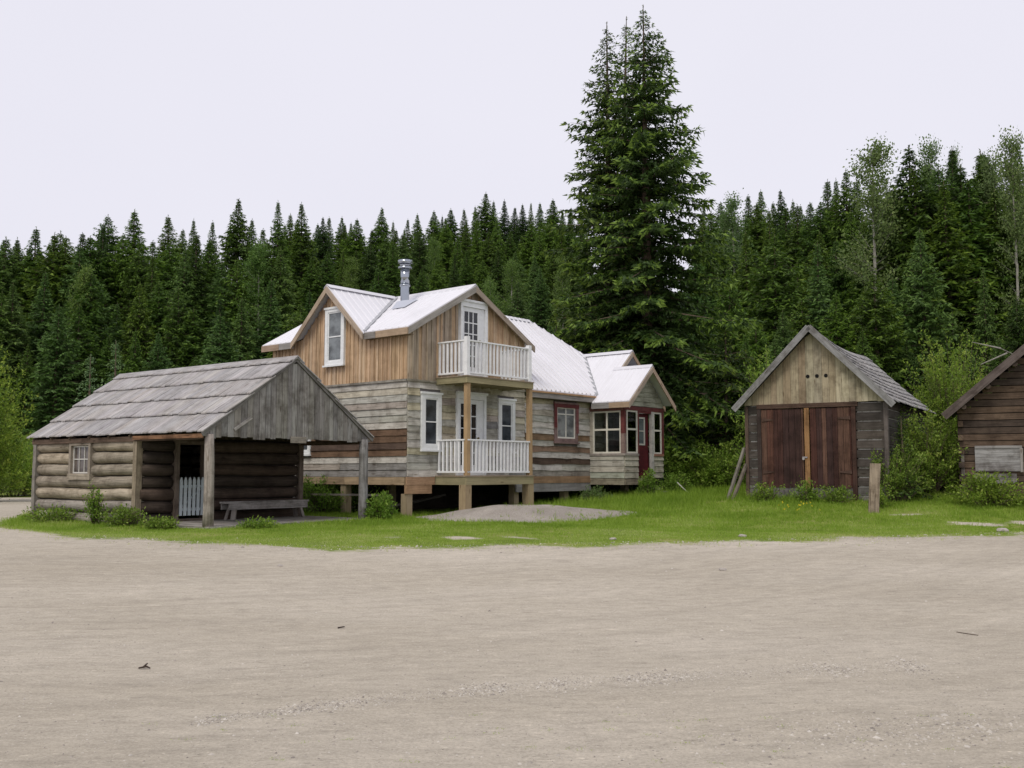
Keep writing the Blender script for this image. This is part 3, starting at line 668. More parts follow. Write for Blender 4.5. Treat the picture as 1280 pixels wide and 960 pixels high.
mb.bx(VX0 - .035, VX0 + .06, VY - .035, VY + .10, 2.75, 3.44, R1); mb.bx(VX0 - .035, VX0 + .06, VY - .035, VY + .10, 2.14, 2.75, R2)
mb.bx(VX0 - .03, VX0 + .05, -.14, -.0, 2.14, 3.44, TAN); mb.bx(VX0 - .045, VX0 + .06, VY - .05, .0, 2.09, 2.16, (.33, .29, .26)); mb.bx(VX0 + .06, 8.46, VY - .05, VY + .06, 2.09, 2.158, (.33, .29, .26))
mb.bx(8.43, 8.50, VY - .03, VY + .06, 2.14, 3.46, R1); mb.bx(9.20, 9.32, VY - .04, VY + .06, 1.42, 3.46, (.52, .50, .46)); mb.bx(9.80, VX1 + .03, VY - .03, VY + .06, 2.14, 3.46, R1); mb.bx(9.32, VX1, VY - .05, VY + .06, 2.09, 2.155, (.3, .15, .1))
mb.bx(8.50, 9.20, VY - .02, VY + .05, 3.40, 3.46, (.16, .04, .04)); mb.bx(VX1 - .06, VX1 + .02, -.1, 0, 2.14, 3.46, R1)
mb.build('vestibule_frame', M_REDPAINT, house)
def vwin(P, a0, a1, z0, z1, cols):
    m = MB(HZ); c = (.62, .60, .52); w = .05
    for q in ((a0, a0 + w, z0, z1), (a1 - w, a1, z0, z1), (a0 + w, a1 - w, z0, z0 + w), (a0 + w, a1 - w, z1 - w, z1)): wbox(m, P, q[0], q[1], -.03, .02, q[2], q[3], c)
    zm = z0 + (z1 - z0) * .56; wbox(m, P, a0 + w, a1 - w, -.028, .018, zm - .028, zm + .028, c)
    if cols == 2: x = (a0 + a1) / 2; wbox(m, P, x - .025, x + .025, -.029, .019, z0 + w, z1 - w, c)
    f = m.build('window', M_PAINT, house); g = MB(HZ); wbox(g, P, a0 + w * .5, a1 - w * .5, -.008, -.003, z0 + w * .5, z1 - w * .5, (1, 1, 1)); g.build('pane', M_CLEAR, f)
vwin(LF(VX0), VY + .10, -.14, 2.16, 3.44, 2); vwin(FR(VY), VX0 + .12, 8.43, 2.16, 3.46, 1); vwin(FR(VY), 9.34, 9.80, 2.16, 3.46, 1); vwin(RT(VX1), VY + .08, -.1, 2.16, 3.46, 2)
# red door with a light in its upper half
mb = MB(HZ); y = VY + .09; D0, D1 = 8.505, 9.195; RD = (.095, .012, .015)
for x0, x1, z0, z1 in ((D0, D0 + .09, 1.43, 3.39), (D1 - .20, D1, 1.43, 3.39), (D0 + .09, D1 - .20, 1.43, 2.42), (D0 + .09, D1 - .20, 3.28, 3.39)): mb.bx(x0, x1, y, y + .045, z0, z1, RD)
mb.bx(D0 + .13, D1 - .24, y - .008, y, 1.6, 2.25, (.08, .01, .013)); d = mb.build('entry_door', M_REDPAINT, house)
m2 = MB(HZ); a0, a1, b0, b1 = D0 + .09, D1 - .20, 2.42, 3.28; c = (.55, .54, .48)
for q in ((a0, a0 + .05, b0, b1), (a1 - .05, a1, b0, b1), (a0 + .05, a1 - .05, b0, b0 + .05), (a0 + .05, a1 - .05, b1 - .05, b1), (a0 + .05, a1 - .05, 2.84, 2.87)): m2.bx(q[0], q[1], y - .012, y + .03, q[2], q[3], c)
m2.build('window', M_PAINT, d); m3 = MB(HZ); m3.bx(a0 + .02, a1 - .02, y + .01, y + .015, b0 + .02, b1 - .02, (.12, .14, .15)); m3.build('pane', M_GLASS, d)
m4 = MB(HZ); m4.rod((D1 - .08, y, 2.38), (D1 - .08, y - .05, 2.38), .02, .026, (.5, .45, .35), 8); m4.build('handle', M_STEEL, d)

# porch and balcony
OLV = (.30, .27, .16); OLV2 = (.33, .29, .17); DX0, DX1, DYF = .98, 3.62, -1.10
def deck(zb, zt, name):
    m = MB(HZ); m.bx(DX0, DX1, DYF, DYF + .045, zb, zt, OLV2); m.bx(DX0, DX0 + .045, DYF + .047, 0, zb, zt, OLV); m.bx(DX1 - .045, DX1, DYF + .047, 0, zb, zt, OLV)
    for k in range(7): x = DX0 + .35 * (k + 1); m.bx(x, x + .04, DYF + .05, 0, zb + .01, zt, OLV)
    yy = DYF - .02
    while yy < -.05: m.bx(DX0 - .02, DX1 + .02, yy, yy + .132, zt + .002, zt + .032, jit((.30, .24, .17), .12)); yy += .14
    return m.build(name, M_TREATED, house)
deck(1.28, 1.48, 'porch_deck'); deck(3.83, 3.98, 'balcony_deck')
def railing(zb, zt, xoff=0):
    m = MB(HZ); c = (.78, .79, .80); X0, X1, Yf = DX0 + .07, DX1 - .12, DYF + .06
    def run(P, a0, a1, n):
        wbox(m, P, a0, a1, -.045, .045, zt - .035, zt, c); wbox(m, P, a0, a1, -.03, .03, zb, zb + .045, c)
        for k in range(n):
            a = a0 + .06 + (a1 - a0 - .12) * k / (n - 1); wbox(m, P, a - .024, a + .024, -.022, .022, zb + .045, zt - .035, jit(c, .03))
    run(FR(Yf), X0, X1, 18); run(LF(X0), Yf + .05, -.03, 7); run(RT(X1), Yf + .05, -.03, 7)
    return m, X0, X1, Yf
m, X0, X1, Yf = railing(1.58, 2.42); m.build('porch_railing', M_PAINT, house)
m, X0, X1, Yf = railing(4.07, 4.92)
for x in (X0, X1): m.bx(x - .055, x + .055, Yf - .055, Yf + .055, 4.02, 5.0, (.78, .79, .80))
m.build('balcony_railing', M_PAINT, house)
for x in (DX0 + .09, DX1 - .09):
    m = MB(HZ); m.bx(x - .035, x + .085, DYF + .03, DYF + .15, 1.515, 3.83, (.42, .29, .16)); m.build('porch_post', M_TREATED, house)
    m = MB(HZ); wx, wy = hw(x, DYF + .1); m.bx(x - .11, x + .11, DYF + .01, DYF + .23, hz(G(wx, wy)) - .1, 1.28, (.36, .28, .17)); m.build('deck_pier', M_TREATED, house)
# stove pipe
px, py = 1.5, 1.7; zb = ZE + MS * (px + .2)
SP = (.36, .39, .43)
m = MB(HZ); m.rod((px, py, zb - .1), (px, py, zb + .52), .12, .12, SP, 20, cap=False); m.rod((px, py, zb + .52), (px, py, zb + .56), .145, .145, SP, 20); m.rod((px, py, zb + .56), (px, py, zb + 1.02), .12, .12, SP, 20)
sp = m.build('stove_pipe', M_STEEL, house, smooth=True)
m = MB(HZ)
m.rod((px, py, zb + 1.0), (px, py, zb + 1.05), .19, .19, SP, 20); m.rod((px, py, zb + 1.05), (px, py, zb + 1.14), .15, .15, (.35, .37, .4), 20); m.rod((px, py, zb + 1.14), (px, py, zb + 1.24), .20, .19, SP, 20); m.build('pipe_cap', M_STEEL, sp, smooth=True)
m = MB(HZ); e = .26
m.hexa([(px - e, py - e, zb - MS * e + .03), (px + e, py - e, zb + MS * e + .03), (px + e, py + e, zb + MS * e + .03), (px - e, py + e, zb - MS * e + .03), (px - .15, py - .15, zb + .10), (px + .15, py - .15, zb + .16), (px + .15, py + .15, zb + .16), (px - .15, py + .15, zb + .10)], (.7, .72, .75))
m.build('flashing', M_STEEL, sp)
# step at the red door
wx, wy = hw(8.85, VY - .3); st = empty('door_step', (wx, wy, G(wx, wy)), HR, label='weathered plank step below the red vestibule door', cat='step')
m = MB(); m.bx(-.45, .45, -.25, .2, .14, .19, (.36, .34, .29)); m.build('tread', M_WOOD, st); m = MB(); m.bx(-.42, -.36, -.2, .18, -.1, .14, (.3, .28, .25)); m.build('step_side', M_WOOD, st); m = MB(); m.bx(.36, .42, -.2, .18, -.1, .14, (.3, .28, .25)); m.build('step_side', M_WOOD, st)
m = MB(); m.bx(-.4, .4, -.02, .25, .22, .30, (.3, .28, .22)); m.build('upper_tread', M_WOOD, st)

# ------------------------------------------------------------------ log cabin with covered porch
CX, CY, CR = -6.94, 23.0, math.atan2(.799, .602); CZ = .30
def cw(s, t): return (KC * (CX + .602 * s - .799 * t), KC * (CY + .799 * s + .602 * t))
cabin = empty('log_cabin', (CX, CY, CZ), CR, label='low log cabin with grey board roof and open gabled porch', cat='log cabin')
rescale(cabin, CX, CY, CZ, KC)
CW, PD, CD = 4.95, 2.75, 7.6; CE, CRZ = 2.45, 4.42; CM = (CRZ - CE) / (CW / 2 + .25)
LOGC = (.37, .325, .25)
def logwall(m, P, a0, a1, z0, z1, n, colf, openings=(), r=None):
    h = (z1 - z0) / n; r = r or h * .52
    for k in range(n):
        z = z0 + (k + .5) * h; cuts = [(c0, c1) for c0, c1, d0, d1 in openings if d0 < z + h * .3 and d1 > z - h * .3]
        for s0, s1 in sub(a0, a1, cuts):
            rr = r * random.uniform(.92, 1.05); t = random.uniform(-.012, .012); e0, e1 = random.uniform(-.05, .02), random.uniform(-.02, .05)
            if s0 > a0 + .01: e0 = 0
            if s1 < a1 - .01: e1 = 0
            m.rod(P(s0 + e0, -.02, z + t), P(s1 + e1, -.02, z - t), rr * random.uniform(.93, 1), rr * random.uniform(.93, 1), colf(k), 12, max(2, int((s1 - s0) / .4)), .012)
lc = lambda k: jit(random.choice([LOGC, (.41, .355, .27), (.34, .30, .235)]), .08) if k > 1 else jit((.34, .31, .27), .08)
shaded_lc = lambda k: jit(random.choice([(.08, .06, .048), (.10, .072, .055), (.07, .055, .045)]), .15)  # log colours darkened, mostly porch shadow put into the paint
zb = .27
m = MB(CZ); logwall(m, LF(0), PD, CD, zb, CE - .03, 7, lc, [(4.75, 5.78, 1.55, 2.42)]); m.bx(.02, .10, PD, 4.75, zb, CE - .05, (.05, .045, .04)); m.bx(.02, .10, 5.78, CD, zb, CE - .05, (.05, .045, .04)); m.bx(.02, .10, 4.75, 5.78, zb, 1.4, (.05, .045, .04))
m.build('left_log_wall', M_LOG, cabin, smooth=True)
m = MB(CZ); logwall(m, FR(PD), .0, CW, zb, CE - .03, 7, shaded_lc, [(.95, 1.83, .2, 2.32)]); m.bx(.04, .95, PD + .04, PD + .1, zb, CE, (.04, .035, .03)); m.bx(1.83, CW - .05, PD + .04, PD + .1, zb, CE, (.04, .035, .03))
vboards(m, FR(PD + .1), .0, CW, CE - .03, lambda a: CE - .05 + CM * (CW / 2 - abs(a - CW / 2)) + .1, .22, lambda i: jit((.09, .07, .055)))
m.build('porch_log_wall', M_LOG, cabin, smooth=True)
m = MB(CZ); logwall(m, BK(CD), 0, CW, zb, CE - .03, 7, lc); m.bx(.1, CW - .1, CD - .12, CD - .05, zb, CE + .2, (.05, .045, .04)); vboards(m, BK(CD), .0, CW, CE - .03, lambda a: CE - .05 + CM * (CW / 2 - abs(a - CW / 2)) + .1, .22, lambda i: jit((.2, .18, .16))); m.build('back_log_wall', M_LOG, cabin, smooth=True)
m = MB(CZ); logwall(m, RT(CW), PD, CD, zb, CE - .03, 7, lc); m.bx(CW - .12, CW - .04, PD, CD, zb, CE, (.05, .045, .04)); m.build('right_log_wall', M_LOG, cabin, smooth=True)
for x, y, c in ((-.10, PD - .02, (.30, .25, .18)), (-.10, CD - .08, (.28, .26, .23))):
    m = MB(CZ); m.bx(x - .07, x + .10, y - .07, y + .08, .15, CE - .06, c); m.build('corner_board', M_WOOD, cabin)
m = MB(CZ); m.bx(CW - .02, CW + .14, PD - .16, PD - .03, .25, CE - .05, (.2, .16, .13)); m.build('corner_board', M_WOOD, cabin)
m = MB(CZ); m.bx(-.18, -.02, .1, CD + .05, CE - .10, CE + .02, (.13, .09, .065)); m.bx(CW + .02, CW + .18, .1, CD, CE - .1, CE + .02, (.13, .09, .065)); m.build('wall_plate', M_WOOD, cabin)
m = MB(CZ); m.bx(.1, CW - .1, PD + .1, CD - .1, .28, .34, (.08, .07, .06)); m.build('floor', M_WOOD, cabin)
# window
w = MB(CZ); P = LF(0); c = (.30, .26, .21)
for q in ((4.75, 4.85, 1.44, 2.38), (5.68, 5.78, 1.44, 2.38), (4.85, 5.68, 2.29, 2.38)): wbox(w, P, q[0], q[1], -.12, .16, q[2], q[3], c)
wbox(w, P, 4.72, 5.81, -.12, .18, 1.40, 1.56, (.38, .33, .26)); w = w.build('window', M_WOOD, cabin)
g = MB(CZ); b = (.55, .54, .50)
for q in ((4.86, 4.90, 1.565, 2.28), (5.64, 5.68, 1.565, 2.28), (4.90, 5.64, 1.565, 1.60), (4.90, 5.64, 2.245, 2.28), (4.90, 5.64, 1.92, 1.945), (5.13, 5.15, 1.60, 2.245), (5.38, 5.40, 1.60, 2.245)): wbox(g, P, q[0], q[1], .06, .09, q[2], q[3], b)
g.build('sash', M_PAINT, w); g = MB(CZ); wbox(g, P, 4.87, 5.67, .05, .07, 1.57, 2.27, (.10, .085, .075)); g.build('pane', M_GLASS, w)
# door opening, frame, picket gate
m = MB(CZ); P = FR(PD); c = (.17, .135, .11)
wbox(m, P, .88, 1.0, -.1, .18, .36, 2.4, c); wbox(m, P, 1.80, 1.9, -.1, .18, .36, 2.4, c); wbox(m, P, 1.0, 1.80, -.1, .17, 2.30, 2.41, c); wbox(m, P, 1.0, 1.8, -.1, .14, .34, .42, c); m.build('door_frame', M_WOOD, cabin)
gt = MB(CZ); c = (.48, .54, .56)
for k in range(6):
    x = 1.03 + k * .128; zt = 1.45
    gt.hexa([P(x, .14, .50), P(x + .085, .14, .50), P(x + .085, .165, .50), P(x, .165, .50), P(x, .14, zt - .07), P(x + .085, .14, zt - .07), P(x + .085, .165, zt - .07), P(x, .165, zt - .07)], jit(c, .05))
    gt.hexa([P(x, .14, zt - .07), P(x + .085, .14, zt - .07), P(x + .085, .165, zt - .07), P(x, .165, zt - .07), P(x + .03, .14, zt + .02), P(x + .055, .14, zt + .02), P(x + .055, .165, zt + .02), P(x + .03, .165, zt + .02)], c)
wbox(gt, P, 1.02, 1.78, .115, .138, .62, .69, c); wbox(gt, P, 1.02, 1.78, .115, .138, 1.20, 1.27, c)
gt.beam(Vector(P(1.05, .105, .66)), Vector(P(1.75, .105, 1.22)), .07, .02, c); gt.build('picket_gate', M_PAINT, cabin)
# porch floor, posts, gable
m = MB(CZ); x = -.1
while x < CW + .15: m.bx(x, x + .17, -.18, PD - .1, .30, .36, jit((.36, .34, .31), .12)); x += .178
m.bx(-.08, CW + .1, -.15, -.05, .16, .298, (.22, .2, .18)); m.bx(-.08, .02, -.05, PD, .16, .298, (.22, .2, .18)); m.build('porch_floor', M_WOOD, cabin)
m = MB(CZ); m.rod((.02, .02, .36), (-.03, .0, CE + .02), .125, .105, (.38, .34, .30), 8, 6, .015); m.build('porch_post', M_WOOD, cabin, smooth=True)
m = MB(CZ); m.rod((CW - .02, .0, .15), (CW - .05, .0, CE + .02), .13, .12, (.27, .265, .26), 14, 6, .008); m.build('porch_post', M_WOOD, cabin, smooth=True)
m = MB(CZ); m.bx(-.1, CW + .1, .0, .12, CE - .02, CE + .12, (.2, .18, .16)); m.build('porch_beam', M_WOOD, cabin)
gcol2 = lambda i: jit(random.choice([(.25, .24, .23), (.30, .29, .275), (.22, .21, .20), (.28, .265, .24), (.33, .32, .30)]), .1)
m = MB(CZ); vboards(m, FR(0), -.2, CW + .2, CE - .05, lambda a: CE - .06 + CM * (CW / 2 + .25 - abs(a - CW / 2)), .17, gcol2, ragged=.035, gap=.005, o0=.002)
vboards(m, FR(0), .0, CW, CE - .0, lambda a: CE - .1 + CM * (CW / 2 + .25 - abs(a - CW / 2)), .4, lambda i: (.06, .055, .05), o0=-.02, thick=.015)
m.hexa([(.62, -.035, 2.62), (.66, -.035, 2.56), (.66, -.055, 2.56), (.62, -.055, 2.62), (1.12, -.035, 2.93), (1.16, -.035, 2.87), (1.16, -.055, 2.87), (1.12, -.055, 2.93)], (.36, .34, .32))
wbox(m, FR(0), 2.35, 2.85, .03, .05, CE - .13, CE + .03, (.3, .27, .23)); m.build('gable', M_WOOD, cabin)
m = MB(CZ)
for sg in (-1, 1):
    for k in range(9):
        y = .15 + k * (CD - .2) / 8; a = Vector((CW / 2 + sg * (CW / 2 + .2), y, CE + .0)); b = Vector((CW / 2, y, CRZ - .14)); m.beam(a, b, .05, .10, (.16, .12, .09))
m.build('rafter', M_WOOD, cabin)
# board roof: five courses of long split boards on each slope
m = MB(CZ); half = CW / 2 + .25; Y0, Y1 = -.10, CD + .22
for sg in (-1, 1):
    US = (0, .235, .47, .70, .915, 1.0); nC = 5
    for c in range(nC):
        u0, u1 = US[c], US[c + 1] + (.05 if c < nC - 1 else 0)   # 0 at eave
        if c == nC - 1: u1 = 1.0
        y = Y0
        while y < Y1:
            w_ = random.uniform(.16, .27); y2 = min(y + w_, Y1); drop = random.uniform(-.022, .022); lift = .07 + random.uniform(0, .02)
            col = jit(random.choice([(.40, .385, .385), (.43, .415, .41), (.37, .36, .36), (.40, .38, .365)]), .09)
            ua = u0 + (drop if c else drop * .6) * .28; ub = u1
            def rp(u, yy, up): return (CW / 2 + sg * half * (1 - u), yy, CE + (CRZ - CE) * u + up)
            sk = -.0
            m.hexa([rp(ua, y + .002, lift), rp(ua, y2 - .002, lift), rp(ua, y2 - .002, lift + .032), rp(ua, y + .002, lift + .032),
                    rp(ub, y + .002, .012), rp(ub, y2 - .002, .012), rp(ub, y2 - .002, .040), rp(ub, y + .002, .040)], col, Vector(rp(1, 0, 0)) - Vector(rp(0, 0, 0)))
            y = y2
for sg in (-1, 1):
    y = Y0 - .02
    while y < Y1:
        y2 = min(y + random.uniform(1.6, 2.6), Y1 + .02)
        m.hexa([(CW / 2, y, CRZ + .06), (CW / 2, y2, CRZ + .06), (CW / 2, y2, CRZ + .095), (CW / 2, y, CRZ + .095),
                (CW / 2 + sg * .17, y, CRZ + .06 - .13), (CW / 2 + sg * .17, y2, CRZ + .06 - .13), (CW / 2 + sg * .17, y2, CRZ + .09 - .13), (CW / 2 + sg * .17, y, CRZ + .09 - .13)], jit((.4, .39, .39), .08), (0, 1, 0)); y = y2
m.build('roof', M_SHAKE, cabin)
m = MB(CZ); m.bx(-.02, .02, 0, 0.01, 0, .01, (.1, .1, .1)) if 0 else None
for sg in (-1, 1):
    p = Vector((CW / 2 + sg * half, Y0 + .05, CE - .0)); q = Vector((CW / 2, Y0 + .05, CRZ - .0)); m.beam(p, q, .03, .09, (.20, .19, .18))
m.beam((CW / 2 - half + .03, Y0 + .06, CE - .02), (CW / 2 - half + .03, PD, CE - .02), .03, .09, (.24, .13, .07)); m.build('barge_board', M_WOOD, cabin)
# bench
bx_, by_ = cw(3.38, 2.12); bench = empty('bench', (bx_, by_, CAMZ + (.36 - CAMZ) * KC), CR, label='weathered grey plank bench on the cabin porch', cat='bench')
m = MB(); m.bx(-1.26, 1.26, -.17, .17, .40, .445, (.36, .34, .32)); m.build('seat', M_WOOD, bench)
m = MB(); m.bx(-1.22, 1.22, -.165, -.13, .25, .398, (.33, .31, .29)); m.bx(-1.22, 1.22, .13, .165, .25, .398, (.33, .31, .29)); m.build('apron', M_WOOD, bench)
for x in (-1.0, 1.0):
    for y in (-.1, .1):
        m = MB(); m.beam((x, y * .9, .40), (x + .1 * (1 if x > 0 else -1), y * 1.5, .0), .11, .06, (.3, .27, .24)); m.build('leg', M_WOOD, bench)

# ------------------------------------------------------------------ plank-doored shed
SX, SY, SR = 6.655, 28.32, rad(-31); SZ = .95
def sw_(s, t): return (SX + .857 * s + .515 * t, SY - .515 * s + .857 * t)
shed = empty('shed', (SX, SY, SZ), SR, label='steep roofed log shed with red brown plank double doors', cat='shed')
SWd, SD = 3.74, 6.75; SE, SRZ = 3.43, 5.58; SM = (SRZ - SE) / (SWd / 2 + .25)
def sqlogs(m, P, a0, a1, z0, z1, n, colf, chink=(.42, .41, .38)):
    h = (z1 - z0) / n
    for k in range(n):
        o = random.uniform(0, .015); z = z0 + k * h
        wbox(m, P, a0 + random.uniform(-.03, .03) * 0, a1, -.10, o, z + .016, z + h - .022, colf(k))
    wbox(m, P, a0 + .03, a1 - .03, -.09, -.022, z0, z1, chink)
sc = lambda k: jit(random.choice([(.085, .072, .062), (.11, .09, .075), (.075, .065, .058)]), .15) if k > 1 else jit((.20, .19, .18), .1)
m = MB(SZ); sqlogs(m, FR(0), 2.99, SWd, .72, 3.46, 11, sc); m.build('front_log_wall', M_LOG, shed)
m = MB(SZ); sqlogs(m, FR(0), .0, .31, .72, 3.46, 11, sc, (.5, .49, .46)); m.build('front_log_wall', M_LOG, shed)
m = MB(SZ); sqlogs(m, RT(SWd), .0, SD, .85, SE + .1, 11, sc); m.build('right_log_wall', M_LOG, shed)
m = MB(SZ); sqlogs(m, LF(0), .0, SD, .85, SE + .1, 11, sc); m.build('left_log_wall', M_LOG, shed)
m = MB(SZ); sqlogs(m, BK(SD), .0, SWd, .85, SE + .1, 11, sc); vboards(m, BK(SD), 0, SWd, SE + .1, lambda a: SRZ - .1 - SM * abs(a - SWd / 2), .2, sc, o0=-.04); m.build('back_log_wall', M_LOG, shed)
m = MB(SZ); m.bx(-.04, .05, -.06, .06, .7, 3.44, (.13, .09, .07)); m.build('corner_post', M_WOOD, shed)
m = MB(SZ); m.bx(SWd - .03, SWd + .07, -.06, .08, .7, 3.44, (.14, .12, .11)); m.build('corner_post', M_WOOD, shed)
m = MB(SZ); m.bx(.31, .42, -.07, .03, .75, 3.42, (.055, .04, .035)); m.bx(2.88, 2.99, -.07, .03, .75, 3.42, (.075, .04, .03)); m.bx(.31, 3.05, -.085, .03, 3.36, 3.48, (.09, .055, .04)); m.build('door_frame', M_WOOD, shed)
OX = (.30, .25, .17)
def gablec(i): return jit(random.choice([(.40, .34, .23), (.37, .31, .21), (.45, .40, .28), (.40, .36, .26), (.34, .27, .18)]), .1) if 0 < i < 13 else jit((.46, .41, .29), .08)
m = MB(SZ)
holes = [(1.70, 1.80), (1.95, 2.05), (2.19, 2.29)]
vboards(m, FR(0), -.05, SWd + .05, 3.47, lambda a: SRZ - .10 - SM * abs(a - SWd / 2), .185, gablec, o0=.012, ragged=.02, gap=.003); m.build('gable', M_SIDING, shed)
for a, b in holes:
    m = MB(SZ); m.rod(((a + b) / 2, -.030, 4.22), ((a + b) / 2, -.047, 4.22), .052, .052, (.008, .008, .008), 10); m.build('vent_hole', M_WOOD, shed)
RB = [(.082, .034, .025), (.066, .030, .024), (.10, .045, .032), (.056, .029, .025), (.12, .065, .045)]
for x0, x1, hx, sg in ((.425, 1.60, .45, 1), (1.78, 2.87, 2.86, -1)):
    m = MB(SZ); vboards(m, FR(0), x0, x1, 1.17, lambda a: 3.34, .15, lambda i: jit(random.choice(RB), .12), o0=.03, gap=.004, ragged=.015)
    vboards(m, FR(0), x0, x1, .72, lambda a: 1.24, .2, lambda i: jit((.17, .16, .155), .1), o0=.015, gap=.004)
    d = m.build('plank_door', M_WOOD, shed)
    for z in (3.05, 1.6):
        h = MB(SZ); hz = z
        h.hexa([(hx, -.066, hz - .05), (hx, -.066, hz + .05), (hx, -.078, hz + .05), (hx, -.078, hz - .05), (hx + sg * .32, -.066, hz - .015), (hx + sg * .32, -.066, hz + .015), (hx + sg * .32, -.078, hz + .015), (hx + sg * .32, -.078, hz - .015)], (.10, .06, .045)); h.build('hinge', M_WOOD, d)
m = MB(SZ); m.bx(1.63, 1.76, -.085, -.03, 1.15, 3.35, (.34, .19, .085)); cb = m.build('centre_board', M_WOOD, shed)
m = MB(SZ); m.bx(1.56, 1.70, -.105, -.087, 1.98, 2.02, (.3, .29, .27)); m.rod((1.60, -.11, 1.96), (1.60, -.13, 1.96), .035, .035, (.5, .48, .42), 8); m.build('latch', M_STEEL, cb)
# shingled roof with a slight sag
m = MB(SZ); half = SWd / 2 + .25; Y0, Y1 = -.30, SD + .3
sag = lambda y, u: -.16 * math.sin(max(0, min(1, (y - Y0) / (Y1 - Y0))) * math.pi) * u - .10 * u * max(0, (y - .6) / 5) - .05 * math.sin(u * math.pi)
for sg in (-1, 1):
    nC = 10
    def rp(u, yy, up): return (SWd / 2 + sg * half * (1 - u), yy, SE + (SRZ - SE) * u + up + sag(yy, u))
    for c in range(nC):
        u0, u1 = c / nC, min(1.0, (c + 1.25) / nC); y = Y0
        while y < Y1:
            y2 = min(y + random.uniform(.12, .3), Y1); dr = random.uniform(-.012, .012); lf = .04 + random.uniform(0, .015)
            col = jit(random.choice([(.37, .365, .36), (.32, .315, .31), (.41, .40, .39), (.29, .285, .28)]), .1)
            m.hexa([rp(u0 + dr, y + .002, lf), rp(u0 + dr, y2 - .002, lf), rp(u0 + dr, y2 - .002, lf + .026), rp(u0 + dr, y + .002, lf + .026),
                    rp(u1, y + .002, .0), rp(u1, y2 - .002, .0), rp(u1, y2 - .002, .022), rp(u1, y + .002, .022)], col, Vector(rp(1, 0, 0)) - Vector(rp(0, 0, 0))); y = y2
m.build('roof', M_SHAKE, shed)
for sg in (-1, 1):
    m = MB(SZ); p = Vector((SWd / 2 + sg * (half + .03), Y0 - .02, SE - .09)); q = Vector((SWd / 2, Y0 - .02, SRZ - .03)); m.beam(p, q, .035, .17, (.27, .27, .27)); m.build('barge_board', M_WOOD, shed)

# ------------------------------------------------------------------ log building at the right edge
BX_, BY_, BR = 11.93, 26.74, rad(-24); BZ = 1.0
barn = empty('log_building', (BX_, BY_, BZ), BR, label='dark brown log building cut off by the right edge', cat='log building')
BW, BD = 5.4, 5.5; BE, BRZ = 3.15, 5.74; BM = (BRZ - BE) / 3.0
bc = lambda k: jit(random.choice([(.09, .064, .048), (.11, .076, .054), (.075, .056, .045), (.13, .09, .062)]), .12)
m = MB(BZ)
n = 26; h = (5.5 - .8) / n
for k in range(n):
    z = .8 + k * h; d = max(0, (z + h - 3.35)) / BM; a0, a1 = d + .02, BW - d - .02
    if a1 - a0 < .3: continue
    for s0, s1 in sub(a0, a1, [(1.62, 2.7)] if 1.2 < z < 2.75 else []): wbox(m, FR(0), s0, s1, -.12, random.uniform(0, .02), z + .008, z + h - .012, bc(k))
m.bx(.1, BW - .1, .03, .1, .95, 3.2, (.02, .017, .015)); m.build('front_log_wall', M_LOG, barn)
for P, nm in ((LF(0), 'left_log_wall'), (RT(BW), 'right_log_wall')):
    m = MB(BZ)
    for k in range(14): z = .8 + k * .181; wbox(m, P, -.14 if k % 2 else .0, BD, -.12, random.uniform(0, .02), z + .008, z + .16, bc(k))
    m.build(nm, M_LOG, barn)
m = MB(BZ)
for k in range(26):
    z = .8 + k * h; d = max(0, (z + h - 3.35)) / BM
    if BW - 2 * d > .3: wbox(m, BK(BD), d, BW - d, -.12, .01, z + .008, z + h - .01, bc(k))
m.build('back_log_wall', M_LOG, barn)
m = MB(BZ); m.bx(.04, .12, -.1, -.02, 1.0, 2.15, (.2, .18, .16)); m.build('corner_board', M_WOOD, barn)
m = MB(BZ); wbox(m, FR(0), .38, 1.50, .03, .07, 1.84, 2.28, (.33, .325, .32)); wbox(m, FR(0), .38, 1.50, .032, .066, 1.62, 1.835, (.29, .28, .275)); wbox(m, FR(0), .38, 1.5, .07, .09, 2.22, 2.29, (.30, .29, .28)); wbox(m, FR(0), 1.44, 1.51, .07, .09, 1.6, 2.22, (.33, .31, .29))
m.build('board_shutter', M_WOOD, barn)
m = MB(BZ); wbox(m, FR(0), .35, 1.35, .03, .08, 1.30, 1.56, (.22, .21, .2)); m.build('sill_board', M_WOOD, barn)
m = MB(BZ); Y0, Y1 = -.45, BD + .4
for sg in (-1, 1):
    def rp(u, yy, up): return (BW / 2 + sg * 3.0 * (1 - u), yy, BE + (BRZ - BE) * u + up)
    for c in range(14):
        y = Y0
        while y < Y1:
            y2 = min(y + random.uniform(.15, .3), Y1); u0, u1 = c / 14, min(1, (c + 1.2) / 14); lf = .035 + random.uniform(0, .012)
            m.hexa([rp(u0, y + .002, lf), rp(u0, y2 - .002, lf), rp(u0, y2 - .002, lf + .03), rp(u0, y + .002, lf + .03), rp(u1, y + .002, .0), rp(u1, y2 - .002, .0), rp(u1, y2 - .002, .025), rp(u1, y + .002, .025)], jit((.2, .19, .18), .15), Vector(rp(1, 0, 0)) - Vector(rp(0, 0, 0))); y = y2
m.build('roof', M_SHAKE, barn)
for sg in (-1, 1):
    m = MB(BZ); p = Vector((BW / 2 + sg * 3.04, Y0 - .02, BE - .09)); q = Vector((BW / 2, Y0 - .02, BRZ - .05)); m.beam(p, q, .04, .20, (.13, .105, .095)); m.build('barge_board', M_WOOD, barn)
for x in (.15, .75, 1.4, 2.0, 2.7):
    for sx in ((x,) if x == 2.7 else (x, BW - x)):
        m = MB(BZ); z = BRZ - .22 - BM * abs(sx - BW / 2); m.rod((sx, Y0 + .02, z), (sx, .2, z), .075, .075, (.12, .09, .07), 8); m.build('purlin', M_WOOD, barn)

